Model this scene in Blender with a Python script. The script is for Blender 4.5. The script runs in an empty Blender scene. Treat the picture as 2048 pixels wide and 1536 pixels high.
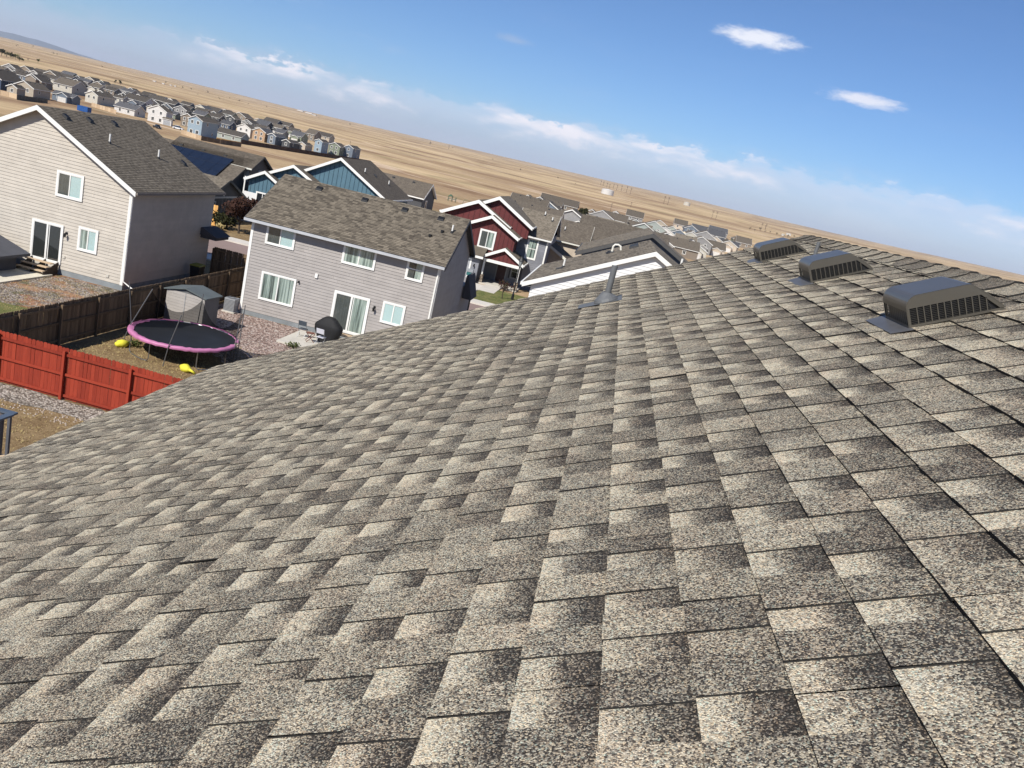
import bpy, bmesh, math, random
from mathutils import Vector, Matrix
R_ = random.Random(7)
rad = math.radians
sc = bpy.context.scene
col = sc.collection

# ------------------------------------------------------------------ camera
CAMZ = 11.2
Fw = Vector((-0.0730624, 0.96583666, -0.24863917))
Rw = Vector((0.96488753, 0.13152166, 0.22736338))
Uw = Vector((-0.25229733, 0.22329712, 0.94153303))
FPX = 1650.0
cam = bpy.data.cameras.new('camera'); cam.sensor_width = 36.0
cam.lens = FPX / 2048.0 * 36.0; cam.clip_start = 0.05; cam.clip_end = 60000
co = bpy.data.objects.new('camera', cam); col.objects.link(co)
m = Matrix((Rw, Uw, -Fw)).transposed().to_4x4(); m.translation = (0, 0, CAMZ)
co.matrix_world = m; sc.camera = co

# ------------------------------------------------------------------ sky, sun, exposure
SUN_EL, SUN_AZ = 43.0, 204.0          # azimuth clockwise from +Y
sv = Vector((math.sin(rad(SUN_AZ)) * math.cos(rad(SUN_EL)), math.cos(rad(SUN_AZ)) * math.cos(rad(SUN_EL)), math.sin(rad(SUN_EL))))
w = bpy.data.worlds.new('World'); sc.world = w; w.use_nodes = True
nt = w.node_tree; N = nt.nodes; L = nt.links; N.clear()
def wn(t, **k):
    n = N.new(t)
    for a, b in k.items(): setattr(n, a, b)
    return n
def wm(op, a, b=None, c=None):
    n = wn('ShaderNodeMath', operation=op)
    for i, v in enumerate((a, b, c)):
        if v is None: continue
        if isinstance(v, (int, float)): n.inputs[i].default_value = v
        else: L.new(v, n.inputs[i])
    return n.outputs[0]
def wmap(v, a, b, c, d, smooth=True):
    n = wn('ShaderNodeMapRange'); n.interpolation_type = 'SMOOTHSTEP' if smooth else 'LINEAR'
    L.new(v, n.inputs[0])
    for i, x in zip((1, 2, 3, 4), (a, b, c, d)): n.inputs[i].default_value = x
    return n.outputs[0]
def wmix(f, a, b):
    n = wn('ShaderNodeMix', data_type='RGBA')
    L.new(f, n.inputs[0]) if not isinstance(f, float) else None
    for i, v in ((6, a), (7, b)):
        if isinstance(v, tuple): n.inputs[i].default_value = v
        else: L.new(v, n.inputs[i])
    return n.outputs[2]
out = wn('ShaderNodeOutputWorld'); bg = wn('ShaderNodeBackground'); L.new(bg.outputs[0], out.inputs[0])
sky = wn('ShaderNodeTexSky', sky_type='NISHITA', sun_disc=False, sun_elevation=rad(SUN_EL), sun_rotation=rad(SUN_AZ),
         altitude=1700, air_density=1.0, dust_density=0.6, ozone_density=2.2)
tc = wn('ShaderNodeTexCoord'); sep = wn('ShaderNodeSeparateXYZ'); L.new(tc.outputs['Generated'], sep.inputs[0])
el = wm('DEGREES' if False else 'MULTIPLY', wm('ARCSINE', sep.outputs[2]), 57.2958)
az = wm('MULTIPLY', wm('ARCTAN2', sep.outputs[0], sep.outputs[1]), 57.2958)
def ncoord(ka, ke, off=0.0):
    c = wn('ShaderNodeCombineXYZ'); L.new(wm('MULTIPLY', az, ka), c.inputs[0]); L.new(wm('MULTIPLY', el, ke), c.inputs[1]); c.inputs[2].default_value = off
    return c.outputs[0]
def noise(vec, scale, det, rough=.55):
    n = wn('ShaderNodeTexNoise'); n.inputs['Scale'].default_value = scale; n.inputs['Detail'].default_value = det
    n.inputs['Roughness'].default_value = rough; L.new(vec, n.inputs['Vector']); return n.outputs[0]
n1 = noise(ncoord(1, 2.2), .45, 7, .6)
n2 = noise(ncoord(.25, .9, 4.0), .5, 4)
# top edge of the cloud bank, in degrees, slowly rising to the right
top = wm('ADD', wm('MULTIPLY', az, .028), 3.75)
t = wm('SUBTRACT', top, el)
t = wm('ADD', t, wm('MULTIPLY', wm('SUBTRACT', n1, .5), 3.2))
puff = wm('MULTIPLY', wmap(t, 0.0, .35, 0, 1), wmap(t, .5, 1.9, 1, .10))
puff = wm('MULTIPLY', puff, wmap(n2, .42, .60, .15, 1))
veil = wm('MULTIPLY', wmap(t, -.6, 1.2, 0, 1), wmap(el, 0, 3.2, .62, .5))
# thin high streaks
st = wmap(noise(ncoord(.3, 1.6, 9.0), .35, 6, .6), .52, .8, 0, .42)
st = wm('MULTIPLY', wm('MULTIPLY', st, wmap(el, 4.0, 9.0, 1, .3)), wmap(az, -22, 0, 1, .25))
def blob(a0, e0, ra, re, off):
    dx = wm('DIVIDE', wm('SUBTRACT', az, a0), ra); dy = wm('DIVIDE', wm('SUBTRACT', el, e0), re)
    d = wm('SQRT', wm('ADD', wm('MULTIPLY', dx, dx), wm('MULTIPLY', dy, dy)))
    d = wm('ADD', d, wm('MULTIPLY', wm('SUBTRACT', noise(ncoord(1, 3.0, off), .9, 6, .65), .5), 1.3))
    return wmap(d, .25, 1.1, .86, 0)
b1 = blob(5.7, 10.95, 3.0, .62, 1.0); b2 = blob(12.9, 8.7, 2.8, .45, 3.0); b3 = blob(-9.5, 7.7, 1.6, .3, 5.0)
b3 = wm('MULTIPLY', b3, .3)
def mul(c, f):
    n = wn('ShaderNodeMix', data_type='RGBA', blend_type='MULTIPLY'); n.inputs[0].default_value = 1; L.new(c, n.inputs[6]); n.inputs[7].default_value = f; return n.outputs[2]
base = mul(sky.outputs[0], (.80, 1.07, 1.40, 1))
c = wmix(st, base, (7.0, 8.0, 10.4, 1))
vc = wmix(wmap(az, -25, 28, 0, 1), (7.2, 8.2, 10.8, 1), (9.6, 10.2, 12.4, 1))
c = wmix(veil, c, vc)
puff = wm('MULTIPLY', puff, wmap(az, -33, -24, 0, 1))
c = wmix(puff, c, (13.0, 12.8, 13.8, 1))
c = wmix(b1, c, (12.5, 12.6, 13.4, 1)); c = wmix(b2, c, (11.5, 11.6, 12.8, 1)); c = wmix(b3, c, (7.2, 7.6, 8.8, 1))
L.new(c, bg.inputs[0]); bg.inputs[1].default_value = 0.062

sun = bpy.data.lights.new('sun', 'SUN'); sun.energy = 5.0; sun.angle = rad(.55); sun.color = (1, .955, .88)
so = bpy.data.objects.new('sun', sun); col.objects.link(so); so.rotation_euler = sv.to_track_quat('Z', 'Y').to_euler(); so.location = sv * 40
vs = sc.view_settings; vs.view_transform = 'Standard'; vs.look = 'None'; vs.gamma = 1; vs.exposure = 0.38; vs.use_curve_mapping = False
sc.render.engine = 'CYCLES'
sc.cycles.max_bounces = 6; sc.cycles.transparent_max_bounces = 16; sc.cycles.volume_bounces = 0

# ------------------------------------------------------------------ helpers
def tag(o, label=None, cat=None, group=None, kind=None):
    if label: o['label'] = label
    if cat: o['category'] = cat
    if group: o['group'] = group
    if kind: o['kind'] = kind
    return o
def empty(name, loc=(0, 0, 0), rz=0):
    o = bpy.data.objects.new(name, None); col.objects.link(o); o.location = loc; o.rotation_euler = (0, 0, rz); o.empty_display_size = .3
    return o
class MB:
    def __init__(s): s.v = []; s.f = []; s.mi = []; s.uv = []
    def poly(s, pts, mi=0, uv=None):
        b = len(s.v); s.v += [tuple(p) for p in pts]; s.f.append(tuple(range(b, b + len(pts)))); s.mi.append(mi)
        s.uv.append(uv if uv else [(0, 0)] * len(pts)); return s
    def hexa(s, p, mi=0):          # 8 points: bottom 4 ccw, top 4 ccw
        for q in ((3, 2, 1, 0), (4, 5, 6, 7), (0, 1, 5, 4), (1, 2, 6, 5), (2, 3, 7, 6), (3, 0, 4, 7)): s.poly([p[i] for i in q], mi)
        return s
    def box(s, x0, x1, y0, y1, z0, z1, mi=0):
        return s.hexa([(x0, y0, z0), (x1, y0, z0), (x1, y1, z0), (x0, y1, z0), (x0, y0, z1), (x1, y0, z1), (x1, y1, z1), (x0, y1, z1)], mi)
    def obox(s, c, sx, sy, sz, M=None, mi=0):
        c = Vector(c); M = M or Matrix.Identity(3)
        P = [c + M @ Vector((a * sx / 2, b * sy / 2, d * sz / 2)) for d in (-1, 1) for a, b in ((-1, -1), (1, -1), (1, 1), (-1, 1))]
        return s.hexa(P, mi)
    def beam(s, a, b, wd, ht, mi=0, up=Vector((0, 0, 1))):
        a = Vector(a); b = Vector(b); d = (b - a).normalized(); sd = d.cross(up).normalized() * wd / 2; u = sd.cross(d).normalized() * ht / 2
        return s.hexa([a - sd - u, a + sd - u, b + sd - u, b - sd - u, a - sd + u, a + sd + u, b + sd + u, b - sd + u], mi)
    def tube(s, pts, r, n=6, mi=0, caps=True):
        pts = [Vector(p) for p in pts]; rs = r if isinstance(r, (list, tuple)) else [r] * len(pts); rings = []
        for i, p in enumerate(pts):
            d = (pts[min(i + 1, len(pts) - 1)] - pts[max(i - 1, 0)]).normalized()
            a = d.cross(Vector((0, 0, 1))); a = a.normalized() if a.length > .05 else Vector((1, 0, 0)); bb = a.cross(d).normalized()
            rings.append([p + (a * math.cos(2 * math.pi * k / n) + bb * math.sin(2 * math.pi * k / n)) * rs[i] for k in range(n)])
        for i in range(len(rings) - 1):
            for k in range(n): s.poly([rings[i][k], rings[i][(k + 1) % n], rings[i + 1][(k + 1) % n], rings[i + 1][k]], mi)
        if caps: s.poly(rings[0][::-1], mi); s.poly(rings[-1], mi)
        return s
    def mesh(s, name, mats, smooth=False, merge=False):
        me = bpy.data.meshes.new(name); me.from_pydata(s.v, [], s.f)
        for mm in (mats if isinstance(mats, (list, tuple)) else [mats]): me.materials.append(mm)
        me.polygons.foreach_set('material_index', s.mi)
        uvl = me.uv_layers.new(name='UVMap'); flat = [c for u in s.uv for p in u for c in p]; uvl.data.foreach_set('uv', flat)
        if smooth or merge:
            bm = bmesh.new(); bm.from_mesh(me); bmesh.ops.remove_doubles(bm, verts=bm.verts, dist=1e-4)
            bmesh.ops.recalc_face_normals(bm, faces=bm.faces); bm.to_mesh(me); bm.free()
            if smooth: me.polygons.foreach_set('use_smooth', [True] * len(me.polygons))
        me.update(); return me
    def build(s, name, mats, parent=None, smooth=False, merge=False):
        o = bpy.data.objects.new(name, s.mesh(name, mats, smooth, merge)); col.objects.link(o); o.parent = parent; return o
def link(name, me, parent=None, loc=(0, 0, 0), rot=None):
    o = bpy.data.objects.new(name, me); col.objects.link(o); o.parent = parent; o.location = loc
    if rot: o.rotation_euler = rot
    return o

# ------------------------------------------------------------------ materials
MATS = {}
def new_mat(name):
    mt = bpy.data.materials.new(name); mt.use_nodes = True; n = mt.node_tree; n.nodes.clear()
    o = n.nodes.new('ShaderNodeOutputMaterial'); b = n.nodes.new('ShaderNodeBsdfPrincipled'); n.links.new(b.outputs[0], o.inputs[0])
    MATS[name] = mt; return mt, n, b, o
def nd(n, t, ins=None, **k):
    x = n.nodes.new(t)
    for a, b in k.items(): setattr(x, a, b)
    if ins:
        for a, b in ins.items():
            if hasattr(b, 'links') or hasattr(b, 'is_linked'): n.links.new(b, x.inputs[a])
            else: x.inputs[a].default_value = b
    return x
def rgba(c): return (c[0], c[1], c[2], 1)
def ramp(n, fac, stops, interp='LINEAR'):
    r = nd(n, 'ShaderNodeValToRGB', {0: fac}); r.color_ramp.interpolation = interp; e = r.color_ramp.elements
    e[0].position = stops[0][0]; e[0].color = rgba(stops[0][1]); e[1].position = stops[-1][0]; e[1].color = rgba(stops[-1][1])
    for p, c in stops[1:-1]: x = e.new(p); x.color = rgba(c)
    return r.outputs[0]
ALB = .88
def paint(name, c, rough=.6, var=.12, scale=1.5, metal=0, bump=0, bscale=60, spec=.4, dirt=.25):
    c = tuple(x * ALB for x in c)
    mt, n, b, o = new_mat(name)
    g = nd(n, 'ShaderNodeNewGeometry')
    nz = nd(n, 'ShaderNodeTexNoise', {'Vector': g.outputs['Position'], 'Scale': scale, 'Detail': 6.0, 'Roughness': .65})
    obj = nd(n, 'ShaderNodeObjectInfo')
    lo = tuple(x * (1 - var) for x in c); hi = tuple(min(1, x * (1 + var)) for x in c)
    cc = ramp(n, nz.outputs[0], [(.3, lo), (.7, hi)])
    mx = nd(n, 'ShaderNodeHueSaturation', {'Color': cc, 'Value': 1.0})
    mr = nd(n, 'ShaderNodeMapRange', {0: obj.outputs['Random'], 3: 1 - var * .45, 4: 1 + var * .45}); n.links.new(mr.outputs[0], mx.inputs['Value'])
    n.links.new(mx.outputs[0], b.inputs['Base Color'])
    b.inputs['Roughness'].default_value = rough; b.inputs['Metallic'].default_value = metal; b.inputs['Specular IOR Level'].default_value = spec
    if bump:
        n2 = nd(n, 'ShaderNodeTexNoise', {'Vector': g.outputs['Position'], 'Scale': float(bscale), 'Detail': 3.0})
        bp = nd(n, 'ShaderNodeBump', {'Height': n2.outputs[0], 'Strength': bump, 'Distance': .01}); n.links.new(bp.outputs[0], b.inputs['Normal'])
    return mt
def M_(name, c, **k): return MATS.get(name) or paint(name, c, **k)
white = M_('white_trim', (.78, .77, .73), rough=.55, var=.04)
cream = M_('cream_trim', (.70, .68, .60), rough=.55, var=.05)
darktrim = M_('dark_trim', (.07, .068, .065), rough=.6)
greytrim = M_('grey_trim', (.32, .33, .34), rough=.5)
beige_sid = M_('beige_siding', (.50, .455, .39), rough=.65, var=.09)
mauve_sid = M_('grey_siding', (.345, .318, .298), rough=.65, var=.09)
white_sid = M_('white_siding', (.70, .70, .69), rough=.65, var=.04)
blue_bb = M_('blue_board', (.078, .155, .205), rough=.7, var=.10)
red_bb = M_('maroon_board', (.115, .022, .022), rough=.7, var=.12)
grey_sid = M_('slate_grey_siding', (.22, .225, .25), rough=.65)
navy = M_('navy_siding', (.045, .07, .115), rough=.7)
tan_sid = M_('tan_siding', (.50, .42, .33), rough=.7)
taupe_sid = M_('taupe_siding', (.30, .25, .20), rough=.7)
charcoal = M_('charcoal_siding', (.06, .062, .068), rough=.7)
concrete = M_('concrete', (.52, .49, .43), rough=.9, var=.12, scale=2.0, bump=.3)
foundation = M_('foundation', (.22, .24, .25), rough=.9, var=.2)
metal = M_('galvanised', (.42, .43, .45), rough=.35, metal=.9, var=.1)
blackm = M_('black_plastic', (.012, .012, .013), rough=.5, var=.2)
rubber = M_('black_rubber', (.02, .02, .022), rough=.8)
ventm = M_('vent_metal', (.085, .076, .060), rough=.34, metal=.15, var=.06, spec=.8, scale=6)
ventf = M_('vent_flashing', (.10, .10, .105), rough=.45, metal=.15, var=.15, scale=9)
pipem = M_('pipe_grey', (.12, .125, .13), rough=.6, var=.12, scale=14)
whitepipe = M_('white_pipe', (.75, .74, .70), rough=.5, var=.05)

def shingle_mat(name, dark, mid, light, use_tone=True, gran=340.0, bump=.9):
    mt, n, b, o = new_mat(name); g = nd(n, 'ShaderNodeNewGeometry')
    vo = nd(n, 'ShaderNodeTexVoronoi', {'Vector': g.outputs['Position'], 'Scale': gran, 'Randomness': 1.0})
    s3 = nd(n, 'ShaderNodeSeparateColor', {0: vo.outputs['Color']})
    bl = nd(n, 'ShaderNodeTexNoise', {'Vector': g.outputs['Position'], 'Scale': 26.0, 'Detail': 7.0, 'Roughness': .8})
    big = nd(n, 'ShaderNodeTexNoise', {'Vector': g.outputs['Position'], 'Scale': 1.1, 'Detail': 3.0})
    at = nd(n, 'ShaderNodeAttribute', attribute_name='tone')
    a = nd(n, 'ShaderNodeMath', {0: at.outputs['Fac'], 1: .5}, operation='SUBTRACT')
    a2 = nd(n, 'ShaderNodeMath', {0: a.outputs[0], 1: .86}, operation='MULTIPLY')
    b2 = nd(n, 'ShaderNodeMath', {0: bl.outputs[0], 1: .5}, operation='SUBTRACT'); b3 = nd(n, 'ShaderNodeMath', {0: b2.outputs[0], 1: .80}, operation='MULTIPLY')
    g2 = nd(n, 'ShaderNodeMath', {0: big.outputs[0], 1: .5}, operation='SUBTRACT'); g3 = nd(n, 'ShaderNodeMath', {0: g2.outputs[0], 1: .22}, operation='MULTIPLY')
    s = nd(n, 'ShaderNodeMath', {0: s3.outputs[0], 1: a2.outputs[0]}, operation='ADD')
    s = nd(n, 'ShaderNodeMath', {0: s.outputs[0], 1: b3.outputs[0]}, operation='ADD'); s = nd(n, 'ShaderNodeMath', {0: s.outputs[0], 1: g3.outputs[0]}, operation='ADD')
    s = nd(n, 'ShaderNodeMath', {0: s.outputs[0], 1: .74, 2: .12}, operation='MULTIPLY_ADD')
    cr = ramp(n, s.outputs[0], [(.0, tuple(x * .45 for x in dark)), (.30, dark), (.46, mid), (.62, tuple((x + y) / 2 for x, y in zip(mid, light))), (.80, light), (1., tuple(min(.8, x * 1.45) for x in light))])
    tint = ramp(n, s3.outputs[1], [(.0, (1.10, .98, .84)), (.3, (1.02, 1.0, .96)), (.7, (.98, .99, 1.0)), (.88, (.93, .99, 1.06)), (1., (.78, 1.02, 1.08))])
    hn_ = nd(n, 'ShaderNodeTexNoise', {'Vector': g.outputs['Position'], 'Scale': 7.0, 'Detail': 2.0})
    tint2 = ramp(n, hn_.outputs[0], [(.34, (1.03, .985, .95)), (.5, (1.01, 1.0, .97)), (.66, (.985, .99, .985))])
    mx = nd(n, 'ShaderNodeMix', {0: 1.0, 6: cr, 7: tint}, data_type='RGBA', blend_type='MULTIPLY')
    mx = nd(n, 'ShaderNodeMix', {0: 1.0, 6: mx.outputs[2], 7: tint2}, data_type='RGBA', blend_type='MULTIPLY')
    n.links.new(mx.outputs[2], b.inputs['Base Color']); b.inputs['Roughness'].default_value = .88; b.inputs['Specular IOR Level'].default_value = .25
    bp = nd(n, 'ShaderNodeBump', {'Height': vo.outputs['Distance'], 'Strength': bump, 'Distance': .0022}); bp.invert = True
    n.links.new(bp.outputs[0], b.inputs['Normal']); return mt
roof_near = shingle_mat('roof_granules', (.040, .035, .031), (.130, .110, .091), (.41, .366, .284))
edge_m = M_('asphalt_edge', (.018, .017, .016), rough=.9)

def roof_far_mat(name, c1, c2, var=.35, cols=.19, rows=.143, contrast=1.0):
    """laminated shingles seen from far: tabs come from the UVs (metres)"""
    mt, n, b, o = new_mat(name); uv = nd(n, 'ShaderNodeUVMap'); g = nd(n, 'ShaderNodeNewGeometry')
    br = nd(n, 'ShaderNodeTexBrick', {'Vector': uv.outputs[0], 'Color1': (0, 0, 0, 1), 'Color2': (1, 1, 1, 1), 'Mortar': (.3, .3, .3, 1), 'Scale': 1.0, 'Mortar Size': .006,
         'Brick Width': cols, 'Row Height': rows, 'Bias': 0.0}); br.offset = .37; br.offset_frequency = 3; br.squash = .7; br.squash_frequency = 4
    nz = nd(n, 'ShaderNodeTexNoise', {'Vector': g.outputs['Position'], 'Scale': 1.3, 'Detail': 8.0, 'Roughness': .75})
    f = nd(n, 'ShaderNodeMix', {0: .45, 6: br.outputs[0], 7: nz.outputs[0]}, data_type='RGBA')
    cc = ramp(n, f.outputs[2], [(.08, c1), (.8, c2)])
    oi = nd(n, 'ShaderNodeObjectInfo'); mr = nd(n, 'ShaderNodeMapRange', {0: oi.outputs['Random'], 3: .88, 4: 1.12}); hs = nd(n, 'ShaderNodeHueSaturation', {'Color': cc}); n.links.new(mr.outputs[0], hs.inputs['Value'])
    n.links.new(hs.outputs[0], b.inputs['Base Color']); b.inputs['Roughness'].default_value = .9; b.inputs['Specular IOR Level'].default_value = .2
    return mt
roof_a = roof_far_mat('roof_brown_shingle', (.072, .061, .047), (.195, .167, .130))
roof_b = roof_far_mat('roof_variegated_shingle', (.034, .028, .022), (.205, .174, .132), cols=.30)
roof_c = roof_far_mat('roof_dark_shingle', (.058, .048, .038), (.128, .108, .085))
roof_e = roof_far_mat('roof_umber_shingle', (.036, .031, .026), (.090, .078, .066))
roof_d = roof_far_mat('roof_slate_shingle', (.045, .045, .050), (.10, .10, .105))

def glass_mat():
    mt, n, b, o = new_mat('window_glass'); n.nodes.remove(b)
    gl = nd(n, 'ShaderNodeBsdfGlossy', {'Color': (.9, .95, 1, 1), 'Roughness': .03}); tr = nd(n, 'ShaderNodeBsdfTransparent', {'Color': (.90, .95, .94, 1)})
    fr = nd(n, 'ShaderNodeLayerWeight', {'Blend': .25}); ad = nd(n, 'ShaderNodeMath', {0: fr.outputs[1], 1: .35, 2: .07}, operation='MULTIPLY_ADD')
    mx = nd(n, 'ShaderNodeMixShader', {0: ad.outputs[0], 1: tr.outputs[0], 2: gl.outputs[0]}); n.links.new(mx.outputs[0], o.inputs[0]); return mt
glass = glass_mat()
darkglass = M_('dark_glass', (.02, .024, .028), rough=.08, spec=.8)
def curtain_mat():
    mt, n, b, o = new_mat('curtain'); g = nd(n, 'ShaderNodeNewGeometry'); mp = nd(n, 'ShaderNodeMapping', {'Vector': g.outputs['Position'], 'Scale': (1, 1, .04)})
    nz = nd(n, 'ShaderNodeTexNoise', {'Vector': mp.outputs[0], 'Scale': 7.0, 'Detail': 4.0, 'Roughness': .6})  # vertical dark bands paint the shade in the curtain folds
    n.links.new(ramp(n, nz.outputs[0], [(.36, (.05, .055, .05)), (.47, (.22, .25, .225)), (.62, (.50, .53, .48))]), b.inputs['Base Color']); b.inputs['Roughness'].default_value = .9; return mt
curtain = curtain_mat()
curtain_d = M_('curtain_dark', (.10, .10, .095), rough=.9)
blind = M_('blind', (.55, .66, .66), rough=.8, var=.05)
inside = M_('unlit_room_shade', (.02, .02, .02), rough=.9)  # near-black colour stands for unlit depth

def wood_mat(name, c1, c2, bleed=None):
    mt, n, b, o = new_mat(name); g = nd(n, 'ShaderNodeNewGeometry'); oi = nd(n, 'ShaderNodeObjectInfo')
    mp = nd(n, 'ShaderNodeMapping', {'Vector': g.outputs['Position'], 'Scale': (14, 14, 1.3)})
    nz = nd(n, 'ShaderNodeTexNoise', {'Vector': mp.outputs[0], 'Scale': 1.6, 'Detail': 6.0, 'Roughness': .7})
    ad = nd(n, 'ShaderNodeMath', {0: oi.outputs['Random'], 1: .45}, operation='MULTIPLY'); a2 = nd(n, 'ShaderNodeMath', {0: nz.outputs[0], 1: ad.outputs[0]}, operation='ADD')
    cc = ramp(n, a2.outputs[0], [(.35, c1), (.95, c2)])
    n.links.new(cc, b.inputs['Base Color']); b.inputs['Roughness'].default_value = .75; b.inputs['Specular IOR Level'].default_value = .25
    bp = nd(n, 'ShaderNodeBump', {'Height': nz.outputs[0], 'Strength': .3, 'Distance': .01}); n.links.new(bp.outputs[0], b.inputs['Normal']); return mt
redwood = wood_mat('red_stained_wood', (.17, .020, .010), (.29, .040, .019))
brownwood = wood_mat('weathered_brown_wood', (.050, .034, .022), (.185, .128, .078))
orangewood = wood_mat('new_cedar_wood', (.50, .26, .08), (.70, .40, .13))
palewood = wood_mat('pale_deck_wood', (.34, .24, .15), (.52, .40, .27))

# ---- ground
def ground_mat():
    mt, n, b, o = new_mat('dry_plain'); g = nd(n, 'ShaderNodeNewGeometry')
    def nz(scale, sx, sy, det=6.0, rough=.6, off=0):
        mp = nd(n, 'ShaderNodeMapping', {'Vector': g.outputs['Position'], 'Scale': (sx, sy, 0), 'Location': (off, off * .7, 0)})
        return nd(n, 'ShaderNodeTexNoise', {'Vector': mp.outputs[0], 'Scale': scale, 'Detail': det, 'Roughness': rough}).outputs[0]
    fine = nz(.30, 1, 1, 8.0, .75)
    streak = nz(.0075, .8, 1.0, 4.0, .5, 31)
    streak2 = nz(.0016, .8, 1.2, 5.0, .55, 77)
    big = nz(.0009, 1, 1, 5.0, .6, 9)
    grass = ramp(n, fine, [(.25, (.30, .215, .125)), (.55, (.47, .35, .21)), (.8, (.58, .45, .285))])
    soil = ramp(n, fine, [(.2, (.13, .078, .050)), (.8, (.26, .165, .105))])
    m1 = ramp(n, streak, [(.49, (0, 0, 0)), (.60, (1, 1, 1))]); m2 = ramp(n, streak2, [(.49, (0, 0, 0)), (.58, (.8, .8, .8))])
    ms = nd(n, 'ShaderNodeMix', {0: 1.0, 6: m1, 7: m2}, data_type='RGBA', blend_type='LIGHTEN')
    c = nd(n, 'ShaderNodeMix', {6: grass, 7: soil}, data_type='RGBA')
    rl = nd(n, 'ShaderNodeVectorMath', {0: g.outputs['Position']}, operation='LENGTH')
    near = nd(n, 'ShaderNodeMapRange', {0: rl.outputs['Value'], 1: 180.0, 2: 900.0, 3: .62, 4: 0.0}).outputs[0]
    nn = nd(n, 'ShaderNodeMath', {0: near, 1: nz(.02, 1, 1, 6.0, .7, 61)}, operation='MULTIPLY')
    msk = nd(n, 'ShaderNodeMath', {0: ms.outputs[2], 1: .74, 2: nn.outputs[0]}, operation='MULTIPLY_ADD'); msk.use_clamp = True; n.links.new(msk.outputs[0], c.inputs[0])
    pale = ramp(n, nz(.004, 1, 1, 6.0, .65, 222), [(.52, (0, 0, 0)), (.62, (.7, .7, .7))])
    c2 = nd(n, 'ShaderNodeMix', {0: pale, 6: c.outputs[2], 7: (.58, .44, .27, 1)}, data_type='RGBA')
    gm = ramp(n, nz(.012, 1, 1, 6.0, .6, 140), [(.55, (0, 0, 0)), (.66, (.5, .5, .5))])
    c3 = nd(n, 'ShaderNodeMix', {0: gm, 6: c2.outputs[2], 7: (.19, .165, .085, 1)}, data_type='RGBA')
    tr = ramp(n, nz(.006, .35, 1.0, 4.0, .5, 500), [(.488, (0, 0, 0)), (.5, (.75, .75, .75)), (.512, (0, 0, 0))])
    c4 = nd(n, 'ShaderNodeMix', {0: tr, 6: c3.outputs[2], 7: (.60, .47, .35, 1)}, data_type='RGBA')
    n.links.new(c4.outputs[2], b.inputs['Base Color']); b.inputs['Roughness'].default_value = 1; b.inputs['Specular IOR Level'].default_value = 0
    return mt
plain_m = ground_mat()
def soil_mat(name, stops, scale=1.2, fscale=30, bump=.6, dist=.05, mix=.5):
    mt, n, b, o = new_mat(name); g = nd(n, 'ShaderNodeNewGeometry')
    a = nd(n, 'ShaderNodeTexNoise', {'Vector': g.outputs['Position'], 'Scale': scale, 'Detail': 8.0, 'Roughness': .7}).outputs[0]
    f = nd(n, 'ShaderNodeTexNoise', {'Vector': g.outputs['Position'], 'Scale': float(fscale), 'Detail': 4.0, 'Roughness': .8}).outputs[0]
    x = nd(n, 'ShaderNodeMix', {0: mix, 2: a, 3: f}, data_type='FLOAT').outputs[0]
    n.links.new(ramp(n, x, stops), b.inputs['Base Color']); b.inputs['Roughness'].default_value = .95; b.inputs['Specular IOR Level'].default_value = .1
    bp = nd(n, 'ShaderNodeBump', {'Height': f, 'Strength': bump, 'Distance': dist}); n.links.new(bp.outputs[0], b.inputs['Normal']); return mt
yard_m = soil_mat('dry_lawn', [(.30, (.07, .045, .024)), (.43, (.17, .112, .058)), (.54, (.26, .185, .098)), (.70, (.38, .29, .17))], .8, 9, .8, .08)
dirt_m = soil_mat('weedy_dirt', [(.34, (.08, .045, .028)), (.44, (.18, .115, .07)), (.50, (.31, .145, .075)), (.56, (.12, .115, .05)), (.66, (.32, .26, .19))], .7, 7, .8, .08, .4)
green_m = soil_mat('green_lawn', [(.36, (.05, .075, .02)), (.5, (.12, .13, .045)), (.62, (.27, .22, .10))], .9, 14, .6, .05)
def gravel_mat(name, cols, scale=16, weeds=False):
    mt, n, b, o = new_mat(name); g = nd(n, 'ShaderNodeNewGeometry')
    v = nd(n, 'ShaderNodeTexVoronoi', {'Vector': g.outputs['Position'], 'Scale': float(scale)}); s = nd(n, 'ShaderNodeSeparateColor', {0: v.outputs['Color']})
    cc = ramp(n, s.outputs[0], cols); dk = ramp(n, v.outputs['Distance'], [(.25, (1, 1, 1)), (.75, (.25, .22, .2))])
    mx = nd(n, 'ShaderNodeMix', {0: 1.0, 6: cc, 7: dk}, data_type='RGBA', blend_type='MULTIPLY')
    if weeds:
        wz = nd(n, 'ShaderNodeTexNoise', {'Vector': g.outputs['Position'], 'Scale': .75, 'Detail': 8.0, 'Roughness': .75})
        wc = nd(n, 'ShaderNodeTexNoise', {'Vector': g.outputs['Position'], 'Scale': .5, 'Detail': 3.0})
        wcol = ramp(n, wc.outputs[0], [(.42, (.085, .08, .035)), (.52, (.25, .105, .045)), (.62, (.33, .19, .10))])
        mx = nd(n, 'ShaderNodeMix', {0: ramp(n, wz.outputs[0], [(.47, (0, 0, 0)), (.56, (.85, .85, .85))]), 6: mx.outputs[2], 7: wcol}, data_type='RGBA')
    n.links.new(mx.outputs[2], b.inputs['Base Color']); b.inputs['Roughness'].default_value = .9
    bp = nd(n, 'ShaderNodeBump', {'Height': v.outputs['Distance'], 'Strength': 1.0, 'Distance': .03}); bp.invert = True; n.links.new(bp.outputs[0], b.inputs['Normal']); return mt
pink_gravel = gravel_mat('pink_gravel', [(0, (.20, .13, .105)), (.4, (.38, .27, .225)), (.7, (.50, .38, .33)), (1, (.60, .53, .48))], 11)
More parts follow.
